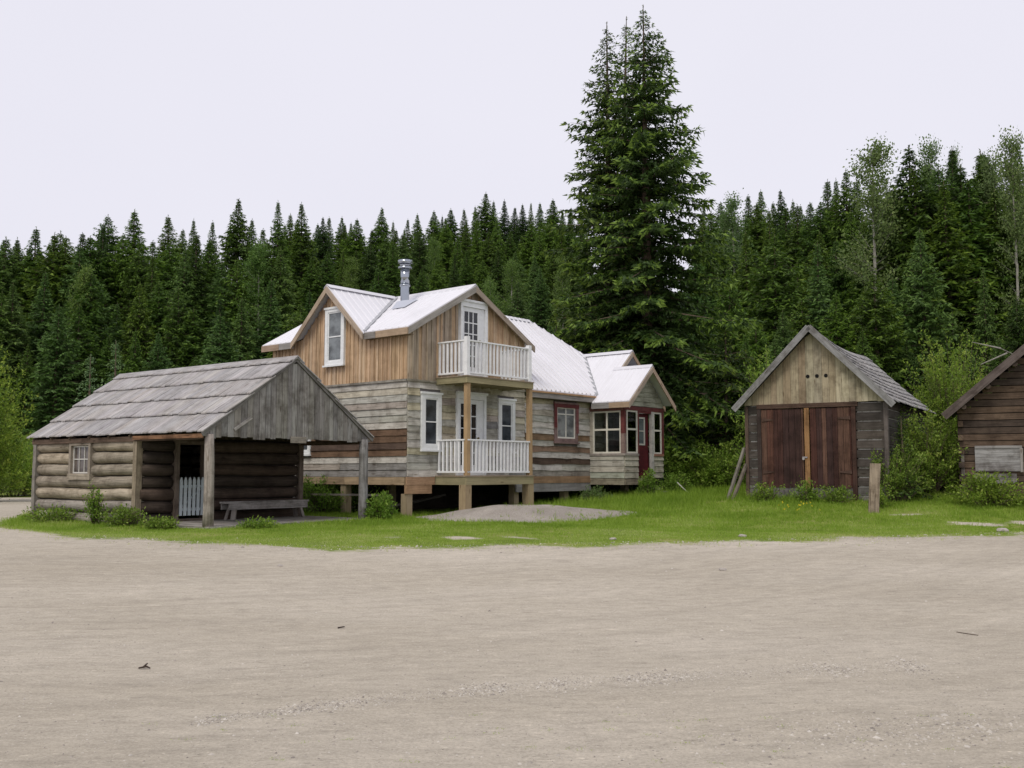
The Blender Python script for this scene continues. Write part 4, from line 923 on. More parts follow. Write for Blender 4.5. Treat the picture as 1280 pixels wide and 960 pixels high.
# ------------------------------------------------------------------ loose timber
def plank(name, p, q, w, h, col, label, cat, group=None, mat=None):
    m = MB(); c = Vector(p); m.beam((0, 0, 0), Vector(q) - c, w, h, col); o = m.build(name, mat or M_WOOD); o.location = c; return tag(o, label, cat, group)
a = Vector((xat(1090, 24.6), 24.6, G(9, 24.6) - .08))
m = MB(); m.box((-.12, -.05, 0), (.24, 0, 0), (.0, .09, 0), (.05, .02, 1.28), (.36, .29, .22), (0, 0, 1)); o = m.build('upright_plank', M_WOOD); o.location = a; o.rotation_euler = (0, rad(1.5), rad(-12)); tag(o, 'short brown plank standing upright in the grass before the shed', 'plank')
for (px0, py0, px1, py1, Y, c, lb) in ((909, 618, 932, 560, 28.6, (.24, .22, .19), 'longer grey pole leaning on the left corner of the shed'), (915, 620, 934, 580, 28.2, (.19, .16, .13), 'shorter dark pole leaning low on the left corner of the shed')):
    p = Vector((xat(px0, Y - .2), Y - .2, 0)); p.z = G(p.x, p.y) - .03; q = Vector((xat(px1, Y + .1) - .02, Y + .1, zat(py1, Y)))
    plank('leaning_pole', p, q, .09, .06, c, lb, 'pole', 'poles leaning on the shed')
und = [((.5, 2.6, .62), (.9, 4.6, .9), .2, (.2, .18, .16), 'dark plank lying crosswise under the left side of the house'),
       ((.2, 1.4, .60), (2.2, 1.0, .92), .16, (.33, .30, .26), 'pale grey plank sloping under the house corner'),
       ((.5, 1.7, .50), (1.9, .5, .98), .22, (.05, .045, .04), 'blackened beam sloping down behind the corner post')]
for (s0, t0, z0), (s1, t1, z1), w, c, lb in und:
    p = hw(s0, t0); q = hw(s1, t1); plank('plank', (p[0], p[1], z0), (q[0], q[1], z1), w, .05, c, lb, 'plank', 'planks stored under the house')
p = hw(-.35, .6); q = hw(-.35, 3.3); plank('pole', (p[0], p[1], 1.0), (q[0], q[1], .98), .07, .05, (.40, .36, .30), 'thin pale pole resting below the left wall of the house', 'pole')
p = hw(8.9, VY - .75); m = MB(); m.beam((-.3, 0, .05), (.5, .05, .05), .05, .03, (.55, .54, .5)); m.beam((.5, .05, .05), (.18, .25, .42), .05, .03, (.55, .54, .5)); m.beam((.18, .25, .42), (-.3, .0, .05), .04, .03, (.3, .29, .27)) if 0 else None
o = m.build('broken_frame', M_PAINT); o.location = (p[0] + .3, p[1] + .1, G(*p) + .02); o.rotation_euler = (0, 0, rad(20)); tag(o, 'broken whitish wooden frame lying in the grass by the door step', 'frame')

# ------------------------------------------------------------------ conifers
def conifer(seed, H, R, kind='spruce', tl=.3, dens=1.0, bare=.05, whorl=.38, tipn=0.35, droop=.25):
    """needle triangles + trunk for a tree with its foot at the origin"""
    rng = np.random.default_rng(seed); P = []; D = []; T = []; S = []; br = []
    lean = rng.normal(0, .012, 2); z = H * bare; side = rng.uniform(.72, 1.15, 8) if kind != 'big' else rng.uniform(.9, 1.1, 8)
    while z < H * .985:
        rel = (H - z) / (H * (1 - bare))
        dz = H - z
        if kind == 'spire': L0 = R * (1 - math.exp(-(dz / (2.9 * R)) ** 1.3))
        elif kind == 'pine': L0 = R * (1 - math.exp(-(dz / (1.7 * R)) ** 1.25)) * (1 - .3 * max(0, rel - .6) / .4)
        elif kind == 'big': L0 = R * rel ** .80 * min(1, .3 + dz / 2.0)
        else: L0 = R * (1 - math.exp(-(dz / (2.0 * R)) ** 1.3))
        nb = rng.integers(4, 7) if L0 > .35 else 5; a0 = rng.uniform(0, 6.28)
        for b in range(nb):
            az = a0 + 6.283 * b / nb + rng.normal(0, .25); L = L0 * rng.uniform(.72, 1.12) * side[int(az / .7854) % 8]
            if rng.random() < (.16 if kind == 'big' else .07): L *= rng.uniform(.3, .6)
            if rng.random() < (.12 if kind == 'big' else .05): L *= rng.uniform(1.12, 1.3)
            L = max(L, .10)
            up = .55 - 1.0 * rel ** .7 if kind != 'pine' else .5 - .5 * rel
            up += rng.normal(0, .08)
            out = np.array([math.cos(az), math.sin(az), 0]); base = np.array([lean[0] * z, lean[1] * z, z + rng.normal(0, .05)])
            n = max(3, int(L / (.15 / dens)))
            r = (np.arange(n) + rng.uniform(.2, .8, n)) / n; r = r ** .85
            zc = (up * r - droop * r ** 2 + .22 * r ** 4) * L
            pos = base + out * (r * L)[:, None] + np.stack([0 * r, 0 * r, zc], 1)
            if L > .8: br.append((base, base + out * L * .9 + np.array([0, 0, zc[-1]]), L))
            for sgn in (-1, 1):
                ang = rng.normal(.95, .18, n); lt = (L * .30 * (1 - r * .62) * rng.uniform(.6, 1.15, n) + .10)
                sd = np.array([-out[1], out[0], 0]) * sgn
                d = unit(out[None] * np.cos(ang)[:, None] + sd[None] * np.sin(ang)[:, None] + np.stack([0 * r, 0 * r, -.25 * r - rng.uniform(.0, .3, n)], 1))
                m = np.maximum(2, (lt / (tl * .42)).astype(int)); mm = int(m.max())
                for k in range(mm):
                    ok = m > k
                    if not ok.any(): continue
                    f = (k + .3) / m[ok]
                    P.append(pos[ok] + d[ok] * (lt[ok] * f)[:, None] + rng.normal(0, .03, (ok.sum(), 3))); D.append(unit(d[ok] + rng.normal(0, .38, (ok.sum(), 3)) + np.array([0, 0, -.12])))
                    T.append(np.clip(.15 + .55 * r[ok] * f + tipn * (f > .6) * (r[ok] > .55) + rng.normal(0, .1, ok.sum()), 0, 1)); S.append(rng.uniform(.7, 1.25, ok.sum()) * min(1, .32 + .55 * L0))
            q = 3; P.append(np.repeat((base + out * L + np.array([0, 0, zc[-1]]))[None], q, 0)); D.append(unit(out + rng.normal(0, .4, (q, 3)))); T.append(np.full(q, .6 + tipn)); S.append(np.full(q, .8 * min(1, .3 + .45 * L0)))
        z += whorl * (.42 + .7 * rel) * rng.uniform(.8, 1.2)
    q = 22; zz = rng.uniform(H * .955, H, q); P.append(np.stack([lean[0] * zz, lean[1] * zz, zz], 1)); D.append(unit(rng.normal(0, .55, (q, 3)) + np.array([0, 0, 1]))); T.append(np.full(q, .6)); S.append(rng.uniform(.3, .5, q))
    P, D, T, S = map(np.concatenate, (P, D, T, S)); l = tl * S
    V = tris(P, D, l, l * .42, rng)
    m = MB(); m.rod((0, 0, -.6), (lean[0] * H * .5, lean[1] * H * .5, H * .5), .014 * H + .03, .008 * H + .02, (1, 1, 1), 8, 4); m.rod((lean[0] * H * .5, lean[1] * H * .5, H * .5), (lean[0] * H, lean[1] * H, H), .008 * H + .02, .012, (1, 1, 1), 6, 4)
    for p, e, L in br: m.rod(p, e, .010 + L * .012, .005, (1, 1, 1), 3, 1, cap=False)
    return V, T, m
def conifer_obj(name, label, loc, V, T, m, mat, group=None):
    t = empty(name, loc, label=label, cat='conifer', group=group)
    face_mesh('crown', V, None, T, mat, t); m.build('trunk', M_BARK, t); return t

# the big spruces behind the house
bx0, by0 = xat(812, 38.5), 38.5; Ht = zat(1, 38.5) - G(bx0, by0)
V, T, m = conifer(11, Ht, 5.1, 'big', tl=.24, dens=1.45, bare=.05, whorl=.44, tipn=.42, droop=.30)
big = conifer_obj('spruce_tree', 'tallest spruce standing behind the white roofed wing', (bx0, by0, G(bx0, by0)), V, T, m, M_SPRUCE)
bx1, by1 = xat(764, 40.5), 40.5; H1 = zat(24, 40.5) - G(bx1, by1)
V, T, m = conifer(12, H1, 3.9, 'big', tl=.24, dens=1.3, bare=.05, whorl=.46, tipn=.35, droop=.28)
t1 = conifer_obj('spruce_tree', 'second tall spruce pressed against the left side of the tallest one', (bx1, by1, G(bx1, by1)), V, T, m, M_SPRUCE)
bx2, by2 = xat(773, 41.3), 41.3; H2 = zat(30, 41.3) - G(bx2, by2)
V, T, m = conifer(13, H2, 2.6, 'big', tl=.24, dens=.9, bare=.3, whorl=.55, tipn=.3)
t2 = conifer_obj('spruce_tree', 'slender spruce spire between the two tall spruces', (bx2, by2, G(bx2, by2)), V, T, m, M_SPRUCE)
# lower companion behind them at the right
for px_, py_, Y_, R_, lb, sd in ((908, 400, 37.0, 3.0, 'shorter bushy spruce at the right foot of the tall spruces', 14), (700, 395, 42, 2.3, 'shorter bushy spruce rising left of the tall spruces behind the ribbed roof', 15)):
    x = xat(px_, Y_); H_ = zat(py_ , Y_) - G(x, Y_); V, T, m = conifer(sd, H_, R_ * 1.2, 'big', tl=.24, dens=1.0, bare=.03, whorl=.45, tipn=.42)
    conifer_obj('spruce_tree', lb, (x, Y_, G(x, Y_)), V, T, m, M_SPRUCE)

# forest: eight different conifers, copied
PROTO = []
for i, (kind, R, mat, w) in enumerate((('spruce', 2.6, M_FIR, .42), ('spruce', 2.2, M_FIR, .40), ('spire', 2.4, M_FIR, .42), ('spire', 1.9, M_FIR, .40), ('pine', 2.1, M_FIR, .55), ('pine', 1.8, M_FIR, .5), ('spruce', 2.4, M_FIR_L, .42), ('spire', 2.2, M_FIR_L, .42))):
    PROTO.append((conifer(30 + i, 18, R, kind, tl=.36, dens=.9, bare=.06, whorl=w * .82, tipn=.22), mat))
PO = {}
def forest_tree(k, x, y, toppy=None, H=None, wide=1.0, name='forest_conifer', label=None, group=None):
    z = G(x, y)
    if H is None: H = zat(toppy, y) - z
    s = H / 18.0; (V, T, m), mat = PROTO[k]
    if k not in PO:
        t = empty(name, (0, 0, 0), cat='conifer'); face_mesh('crown', V, None, T, mat, t); m.build('trunk', M_BARK, t); PO[k] = t
    else: t = copy_tree(PO[k])
    t.name = name
    t.location = (x, y, z - .1); t.scale = (s * wide, s * wide, s); t.rotation_euler = (0, 0, random.random() * 6.28)
    t['label'] = label
    if group: t['group'] = group
    elif 'group' in t: del t['group']
    return t
REG = lambda px: ('dark conifer in the dense forest left of the house, behind the log cabin', 'conifers of the forest left of the house') if px < 350 else (('small dark conifer on the forested ridge behind the house chimney', 'conifers of the forest behind the house') if px < 800 else ('dark conifer in the forest on the right, behind the plank doored shed', 'conifers of the forest on the right'))
def put(px, py, Y, k, wide=1.0, label=None):
    x = xat(px, Y); lb, gr = REG(px); forest_tree(k, x, Y, py, wide=wide, label=label or lb, group=None if label else gr)
# skyline, read from left to right
SKY = [(-14, 300, 78, 0), (5, 300, 80, 4), (28, 281, 74, 2), (66, 288, 76, 4), (97, 290, 79, 0), (118, 278, 80, 2), (127, 267, 84, 4), (160, 261, 82, 3), (183, 300, 90, 2), (204, 268, 92, 2), (218, 284, 96, 0), (234, 272, 94, 3), (255, 274, 96, 2), (285, 247, 88, 0), (309, 272, 100, 3), (322, 285, 98, 2), (342, 249, 100, 2), (356, 266, 110, 3),
       (374, 252, 104, 2), (402, 270, 112, 0), (425, 278, 120, 3), (441, 272, 118, 1), (470, 258, 122, 0), (490, 275, 130, 3), (505, 272, 128, 2), (519, 266, 132, 1), (541, 262, 136, 1), (551, 268, 140, 3), (562, 260, 136, 1), (581, 260, 140, 2), (593, 256, 142, 3), (606, 239, 134, 1), (616, 250, 145, 3), (630, 248, 140, 3), (641, 258, 150, 2), (654, 254, 148, 3), (663, 252, 150, 2), (674, 252, 146, 3), (692, 248, 134, 1), (705, 262, 150, 3), (716, 258, 150, 2), (728, 260, 150, 3),
       (884, 255, 130, 2), (905, 250, 120, 0), (944, 243, 125, 2), (958, 236, 122, 3), (975, 252, 128, 2), (988, 236, 112, 0), (1000, 248, 120, 3), (1012, 255, 124, 2), (1024, 250, 110, 0), (1040, 224, 98, 2), (1055, 222, 100, 3), (1068, 210, 92, 1), (1085, 222, 94, 2), (1118, 235, 90, 3), (1135, 240, 86, 2), (1150, 184, 74, 0), (1168, 200, 80, 2), (1200, 182, 78, 2), (1218, 205, 80, 0), (1238, 186, 78, 3), (1258, 190, 78, 0), (1290, 176, 78, 2), (1320, 185, 78, 0)]
for px, py, Y, k in SKY: put(px + random.uniform(-1, 1), py, Y, k, wide=random.uniform(.75, 1.3) * (1.25 if Y < 100 else 1.1))
# rows in front of the skyline
def row(px0, px1, step, Y0, Y1, p0, p1, kinds, wide=1.15):
    px = px0
    while px < px1:
        Y = random.uniform(Y0, Y1); put(px, random.uniform(p0, p1), Y, random.choice(kinds), wide * random.uniform(.75, 1.3)); px += step * random.uniform(.75, 1.25)
row(-60, 350, 18, 72, 82, 288, 325, [0, 1, 4, 5, 2, 6]); row(-60, 350, 27, 64, 72, 325, 390, [0, 1, 4, 5, 7, 6]); row(-40, 430, 36, 60, 64, 375, 450, [1, 0, 4, 6])
row(350, 740, 14, 112, 132, 268, 292, [0, 1, 2, 3, 0], 1.15); row(350, 740, 20, 92, 110, 290, 325, [0, 1, 2, 4, 6], 1.15); row(350, 740, 30, 74, 90, 330, 380, [0, 1, 4, 6, 7, 0], 1.1); row(400, 760, 38, 60, 70, 375, 430, [0, 1, 6, 4])
row(880, 1110, 15, 84, 100, 248, 275, [0, 1, 2, 3, 4]); row(1120, 1345, 19, 70, 80, 200, 245, [0, 1, 2, 5, 4]); row(880, 1345, 27, 68, 82, 285, 335, [0, 1, 2, 4, 5, 6]); row(880, 1345, 34, 60, 66, 330, 400, [0, 1, 6, 7, 4]); row(900, 1345, 45, 56, 60, 400, 450, [1, 0, 4, 6])
# individuals one can pick out
M_SAPL = leaf_mat('sapling_needles', (.08, .15, .06), (.16, .27, .11), (.28, .40, .18), .3, .1)
for px, py, Y, R_, sd, lb in ((110, 443, 38, 1.15, 61, 'small pale green fir sapling peeking over the left end of the cabin roof'), (143, 426, 40, 1.3, 62, 'taller pale green fir sapling just right of the smaller one, above the cabin roof')):
    x = xat(px, Y); H_ = zat(py, Y) - G(x, Y); V, T, m = conifer(sd, H_, R_ * 1.1, 'big', tl=.17, dens=1.1, bare=.03, whorl=.33, tipn=.4); conifer_obj('fir_sapling', lb, (x, Y, G(x, Y)), V, T, m, M_SAPL)
for px, py, Y, k, wd, lb in (                             (1165, 283, 62, 6, 1.0, 'light tipped young spruce halfway up the forest above the right end of the shed roof'), (1104, 338, 60, 5, 1.3, 'broad mid green pine right above the shed ridge'), (1026, 300, 66, 7, 1.1, 'slim light green fir standing out of the forest left of the shed ridge')):
    put(px, py, Y, k, wd, lb)

# ------------------------------------------------------------------ broadleaf trees and shrubs
def leafy(seed, h, rx, n_tw, per, ls, spread=1.0, up=.8, z0=0, dome=1.0, trunkr=.03, stems=True, lowleaf=.35):
    rng = np.random.default_rng(seed); m = MB(); P = []; D = []; T = []
    az = rng.uniform(0, 6.283, n_tw); rr = np.sqrt(rng.uniform(0, 1, n_tw)) * rx * (1 + .25 * np.sin(az * 3 + seed) + .15 * np.sin(az * 5))
    ex = np.stack([np.cos(az) * rr, np.sin(az) * rr], 1); hh = h * np.sqrt(np.clip(1 - (rr / (rx * 1.3)) ** 2 * dome, .05, 1)) * rng.uniform(.25, 1.12, n_tw) * (1 + .22 * np.sin(az * 2 + seed * 1.7) * (rr / rx))
    for i in range(n_tw):
        b = np.array([ex[i, 0] * .25, ex[i, 1] * .25, z0]); e = np.array([ex[i, 0], ex[i, 1], z0 + hh[i]]); f = rng.uniform(lowleaf, 1.02, per)
        curve = b + (e - b) * f[:, None]; curve[:, 2] = b[2] + (e[2] - b[2]) * (1 - (1 - f) ** 1.6)
        off = rng.normal(0, .045 * spread + .05 * ls * 10 * .1, (per, 3)) * (1.6 - f)[:, None] * 1.3
        P.append(curve + off); dd = unit(off * 2 + rng.normal(0, .5, (per, 3)) + (e - b) / max(np.linalg.norm(e - b), .01) * .5); D.append(dd)
        T.append(np.clip(.15 + .5 * f + rng.normal(0, .17, per) + rng.normal(0, .1), 0, 1))
        if stems and (n_tw < 400 or i % 5 == 0):
            mid = b + (e - b) * .5; mid[2] = b[2] + (e[2] - b[2]) * (1 - .5 ** 1.6); m.rod(b, mid, trunkr * .3, trunkr * .2, (1, 1, 1), 3, cap=False); m.rod(mid, e, trunkr * .2, .003, (1, 1, 1), 3, cap=False)
    P, D, T = map(np.concatenate, (P, D, T)); l = ls * rng.uniform(.6, 1.3, len(P)); V = diamonds(P, D, l, l * .5, rng, .6); return V, np.concatenate([T, T]), m
def shrub(seed, x, y, h, rx, n, per, ls, label, name='shrub', mat=None, cat='shrub', sy=1.0, **k):
    V, T, m = leafy(seed, h, rx, n, per, ls, **k); t = empty(name, (x, y, G(x, y) - .03), label=label, cat=cat); t.scale = (1, sy, 1)
    face_mesh('foliage', V, None, T, mat or M_BROAD, t); m.build('stems', M_BARK, t); return t
# between the shed and the log building
shrub(50, xat(1160, 27.5), 27.7, 2.15, 1.2, 290, 55, .085, 'big leafy willow shrub filling the gap right of the shed')
shrub(51, xat(1192, 34.5), 34.8, 4.1, 1.5, 260, 55, .085, 'taller willow behind the gap between shed and log building')
shrub(52, xat(1215, 34), 35, 5.0, 2.1, 300, 55, .10, 'bright green willow rising behind the roof of the log building')
shrub(53, xat(1122, 26.2), 26.4, 1.4, .75, 110, 45, .07, 'low shrub growing against the right corner of the shed')
shrub(54, xat(1235, 25.5), 25.6, .75, .95, 130, 40, .08, 'weedy clump below the grey shutter of the log building', name='weed_clump', cat='weeds')
x, y = xat(1135, 26.4), 26.7; V, T, m = conifer(60, 2.2, .95, 'big', tl=.13, dens=1.6, bare=.02, whorl=.18); conifer_obj('young_spruce', 'dark young spruce hidden low in the shrubs right of the shed', (x, y, G(x, y)), V, T, m, M_SPRUCE)
shrub(55, xat(965, 33.5), 34, 4.4, 1.2, 170, 45, .10, 'yellow green willow sapling peering over the left slope of the shed roof')
# under the spruce between house and shed
shrub(56, xat(848, 36.5), 36, 1.75, 1.5, 230, 45, .10, 'bright green bush under the tall spruces right of the vestibule')
shrub(57, xat(893, 35.5), 35.4, 1.5, 1.2, 180, 45, .10, 'rounded green bush under the spruces next to the shed')
shrub(58, *hw(8.15, VY - .55), .85, .38, 60, 30, .075, 'leafy weed growing before the vestibule corner', name='weed_clump', cat='weeds')
shrub(59, *hw(6.9, -.75), .42, .55, 80, 26, .06, 'bluish pale flowering plant at the foot of the wing wall', name='flower_clump', mat=M_ASPEN, cat='plant')
shrub(61, *hw(9.9, VY - .4), .7, .6, 90, 30, .08, 'green weeds right of the door step', name='weed_clump', cat='weeds')
# cabin and house corner
x, y = xat(477, 25.0), 24.9; shrub(62, x, y, .62, .42, 70, 30, .075, 'light green shrub beside the right porch post of the cabin')
shrub(63, xat(405, 28), 28.2, 1.0, 1.1, 200, 34, .07, 'tall green weeds growing under the left side of the house', name='weed_clump', cat='weeds')
shrub(64, xat(437, 28.6), 28.8, .85, .9, 120, 34, .07, 'second patch of tall weeds under the house, nearer its corner', name='weed_clump', cat='weeds')
for i, (px, Y, h, r, lb) in enumerate(((70, 24.4, .32, .6, 'leafy weeds at the far left end of the log wall'), (127, 23.3, .8, .2, 'upright weed standing against the middle of the log wall'), (160, 22.7, .38, .5, 'low weeds at the near end of the log wall'), (205, 21.7, .2, .45, 'low weeds before the left edge of the cabin porch floor'), (330, 21.6, .12, .4, 'small weeds along the front edge of the porch floor'))):
    shrub(70 + i, xat(px, Y), Y - .25, h, r, int(34 + 60 * r), 24, .065, lb, dome=.3, name='weed_clump', cat='weeds')
for i, (px, Y, h, r, lb) in enumerate(((955, 27.4, .45, .5, 'weeds before the left shed door'), (1005, 26.9, .55, .35, 'weeds at the centre of the shed doors'), (1045, 26.6, .38, .5, 'weeds before the right shed door'), (1098, 25.6, .42, .3, 'leafy weed just right of the upright plank'))):
    shrub(80 + i, xat(px, Y), Y - .1, h, r, int(22 + 34 * r), 26, .07, lb, dome=.2, name='weed_clump', cat='weeds')
# left background
shrub(90, xat(-48, 38), 39, 5.4, 2.1, 420, 60, .12, 'bright green willow at the left edge, its branches reaching into the picture')
shrub(91, xat(18, 47), 47, 2.6, 3.0, 420, 55, .12, 'broad green thicket behind the lane left of the cabin')
shrub(92, xat(-50, 46), 47, 3.2, 3.0, 300, 50, .12, 'green thicket at the far left beyond the lane')
shrub(93, xat(75, 50), 50.5, 2.2, 2.6, 260, 50, .12, 'green thicket behind the far corner of the cabin')

# pale aspens among the conifers
def aspen(seed, H, R):
    rng = np.random.default_rng(seed); m = MB(); m.rod((0, 0, -.5), (.1, 0, H * .6), .0075 * H, .005 * H, (1, 1, 1), 7, 5, .03); m.rod((.1, 0, H * .6), (.0, .1, H * .97), .005 * H, .01, (1, 1, 1), 6, 4, .03)
    P = []; D = []; T = []
    for i in range(120):
        z = H * rng.uniform(.18, .95); L = R * (1.1 - abs(z / H - .5) * 1.6) * rng.uniform(.55, 1.1); az = rng.uniform(0, 6.283); b = np.array([.05, .05, z]); e = b + np.array([math.cos(az) * L, math.sin(az) * L, L * rng.uniform(.5, 1.1)])
        m.rod(b, e, .016, .005, (1, 1, 1), 3, cap=False)
        n = 100; c = rng.uniform(.2, 1.05, n)[:, None]; p = b + (e - b) * c + rng.normal(0, .24, (n, 3)) * (.5 + c * .6); P.append(p); D.append(unit(rng.normal(size=(n, 3)))); T.append(np.clip(rng.normal(.5, .2, n), 0, 1))
    n = 110; zz = rng.uniform(.88, 1.0, n) * H; P.append(np.stack([rng.normal(0, .22, n), rng.normal(0, .22, n), zz], 1)); D.append(unit(rng.normal(size=(n, 3)))); T.append(rng.uniform(.3, .8, n))
    P, D, T = map(np.concatenate, (P, D, T)); l = .15 * rng.uniform(.6, 1.3, len(P)); V = diamonds(P, D, l, l * .7, rng); return V, np.concatenate([T, T]), m
AP = [aspen(101, 18, 2.1), aspen(102, 18, 1.7)]; AO = {}
for px, py, Y, k, w, lb in ((1104, 172, 72, 0, 1.0, 'tallest pale aspen rising alone above the conifers over the shed'), (1176, 170, 78, 1, .7, 'pale aspen on the skyline left of the big gap by the right edge'), (1206, 184, 84, 0, .5, 'pale aspen in the middle of the right hand skyline'), (1256, 186, 76, 1, .7, 'pale aspen second from the right edge on the skyline'), (1281, 160, 70, 1, .7, 'pale aspen touching the right edge of the picture'),
                            (922, 240, 80, 1, 1.0, 'pale aspen with white trunk just right of the tall spruces'), (318, 300, 72, 1, 1.2, 'light green aspen with pale trunk above the cabin roof peak'), (541, 296, 100, 0, 1.0, 'light green aspen on the slope behind the stove pipe'), (640, 322, 84, 0, 1.0, 'light green aspen behind the front gable peak'), (705, 318, 80, 1, .9, 'greyish aspen with thin pale trunk left of the tall spruces'), (95, 330, 66, 0, .9, 'olive green aspen in the forest above the left end of the cabin'), (436, 320, 90, 1, 1.1, 'light green aspen behind the left gable of the house'), (612, 345, 70, 0, .8, 'small light aspen right of the front gable peak')):
    x = xat(px, Y); z = G(x, Y); s = (zat(py, Y) - z) / 18; V, T, m = AP[k]; k = (k, py > 280)
    if k not in AO: t = empty('aspen_tree', (0, 0, 0), cat='tree'); face_mesh('crown', V, None, T, M_YASPEN if k[1] else M_ASPEN, t); m.build('trunk', M_PALEBARK, t); AO[k] = t
    else: t = copy_tree(AO[k])
    t.location = (x, Y, z); t.scale = (s * w, s * w, s); t.rotation_euler = (0, 0, random.random() * 6); t['label'] = lb; t['group'] = 'aspens among the conifers'
# dead tree behind the log building
m = MB(); bxx, byy = xat(1310, 31), 31.5; z = 0
m.rod((0, 0, 0), (-.1, 0, 3.2), .12, .07, (1, 1, 1), 6); m.rod((-.1, 0, 3.2), (-.2, 0, 5.4), .07, .02, (1, 1, 1), 5)
for b, e in (((-.1, 0, 3.9), (-1.1, -.1, 4.35)), ((-1.1, -.1, 4.35), (-2.0, -.1, 4.55)), ((-.9, -.1, 4.2), (-1.7, 0, 3.85)), ((-.1, 0, 3.3), (-1.0, -.1, 3.25)), ((-1.0, -.1, 3.25), (-1.5, -.2, 3.55)), ((-1.1, -.1, 3.25), (-1.7, -.1, 3.3)), ((-.15, 0, 4.6), (.6, 0, 5.1))): m.rod(b, e, .028, .010, (1, 1, 1), 5)
o = m.build('dead_tree', M_PALEBARK); o.location = (bxx, byy, G(bxx, byy)); tag(o, 'bare dead tree with crooked pale branches behind the log building roof', 'dead tree')

# ------------------------------------------------------------------ grass, pebbles, small litter
def inside_rect(x, y, cx, cy, ang, x0, x1, y0, y1):
    dx, dy = x - cx, y - cy; c, s = math.cos(ang), math.sin(ang); lx, ly = dx * c + dy * s, -dx * s + dy * c; return (lx > x0) & (lx < x1) & (ly > y0) & (ly < y1)
def grass_field():
    rng = np.random.default_rng(5); n = 330000; x = rng.uniform(-21, 22, n); y = rng.uniform(16.8, 40, n)
    keep = rng.uniform(0, 1, n) < np.clip((34 - y) / 14, .3, 1); x, y = x[keep], y[keep]
    keep = np.abs(x) < y * .56 + 1; x, y = x[keep], y[keep]
    patch = .5 + .5 * np.sin(x * 1.7 + 2 * np.sin(y * 1.1)) * np.sin(y * 2.3 + 1.5 * np.sin(x * .8)); mk = grass_mask(x, y)
    keep = rng.uniform(0, 1, len(x)) < np.maximum((mk - .30) * 1.7, (mk > .03) * .05) * (.3 + .7 * patch)
    d = np.hypot((x - .15) / 2.95, (y - 25.4) / 2.05); keep &= ~((d < 1) & (rng.uniform(0, 1, len(x)) > .035 + .55 * ss(.72, 1.0, d) * patch))
    keep &= ~inside_rect(x, y, CX * KC, CY * KC, CR, -.1, (CW + .15) * KC, -.2, CD * KC); keep &= ~inside_rect(x, y, SX, SY, SR, -.05, SWd + .05, .0, SD); keep &= ~inside_rect(x, y, BX_, BY_, BR, 0, BW, .0, BD); keep &= ~inside_rect(x, y, HX * KH, HY * KH, HR, .2, 11.4, .9, 5.7)
    x, y, mk = x[keep], y[keep], mk[keep]; n = len(x)
    tall = .035 + .05 * ss(20, 25, y) + .11 * ss(25.5, 29, y) * ss(-2, 3, x); h = tall * rng.uniform(.55, 1.6, n)
    V = []; T = []
    tone = np.clip(.40 + .22 * np.sin(x * .9 + y * .6) * np.cos(y * 1.3 - x * .4) + .20 * np.sin(x * 2.7 + 3 * np.sin(y * 1.9)) * np.sin(y * 3.1 + x * .5) + .5 * (1 - mk) + .16 * (1 - ss(19, 22, y)) - .12 * ss(23, 28, y), 0, .98)
    for k in range(4):
        p = np.stack([x + rng.normal(0, .04, n), y + rng.normal(0, .04, n), 0 * x], 1); p[:, 2] = gz(p[:, 0], p[:, 1]) - .005
        dm = np.hypot((p[:, 0] - .75) / 2.95, (p[:, 1] - 25.35) / 2.1); p[:, 2] += .25 * (1 - ss(.2, 1, dm))
        d = unit(np.stack([rng.normal(0, .42, n), rng.normal(0, .42, n), np.ones(n)], 1)); V.append(tris(p, d, h * rng.uniform(.7, 1.3, n), .010 + .012 * ss(19, 34, y), rng)); T.append(np.clip(tone + rng.normal(0, .16, n), 0, 1))
    # a few starved tufts out on the dirt
    c = 70; cx_ = rng.uniform(-2.5, 6, c); cy_ = rng.uniform(5.3, 6.9, c); keep = np.abs(cx_) < cy_ * .5; cx_, cy_ = cx_[keep], cy_[keep]
    xx = np.repeat(cx_, 14) + rng.normal(0, .03, len(cx_) * 14); yy = np.repeat(cy_, 14) + rng.normal(0, .02, len(cx_) * 14); p = np.stack([xx, yy, gz(xx, yy)], 1)
    V.append(tris(p, unit(np.stack([rng.normal(0, .9, len(xx)), rng.normal(0, .9, len(xx)), np.ones(len(xx)) * .6], 1)), rng.uniform(.006, .018, len(xx)), .0035, rng)); T.append(rng.uniform(.2, .9, len(xx)))
    return face_mesh('grass', np.concatenate(V), None, np.concatenate(T), M_GRASS, kind='stuff', label='short green grass before and between the buildings')
grass_field()
def flowers():
    rng = np.random.default_rng(8); m = MB()
    n = 34; x = rng.normal(xat(1000, 24.6), .28, n); y = rng.normal(24.4, .28, n)
    P = np.stack([x, y, gz(x, y) + rng.uniform(.12, .32, n)], 1); V = []
    for k in range(5): V.append(tris(P, unit(rng.normal(size=(n, 3)) + np.array([0, -.3, .6])), .03, .03, rng))
    mm, nn_, b, o = newmat('yellow_petals'); b.inputs['Base Color'].default_value = (.65, .55, .04, 1)
    t = empty('yellow_flowers', (0, 0, 0)); t.location = (float(x.mean()), float(y.mean()), G(x.mean(), y.mean())); V = np.concatenate(V) - np.array(t.location)
    tag(t, 'cluster of small yellow wildflowers in the grass before the shed doors', 'wildflowers'); V5 = V.reshape(5, n, 3, 3)
    for k in range(0, n, 2): face_mesh('blossom', V5[:, k], None, np.zeros(5), mm, t)
    S = np.stack([x, y, gz(x, y)], 1); V2 = tris(S, unit(P - S), np.linalg.norm(P - S, axis=1), .008, rng) - np.array(t.location); face_mesh('stems', V2, None, np.full(len(V2), .4), M_GRASS, t, kind='stuff')
flowers()
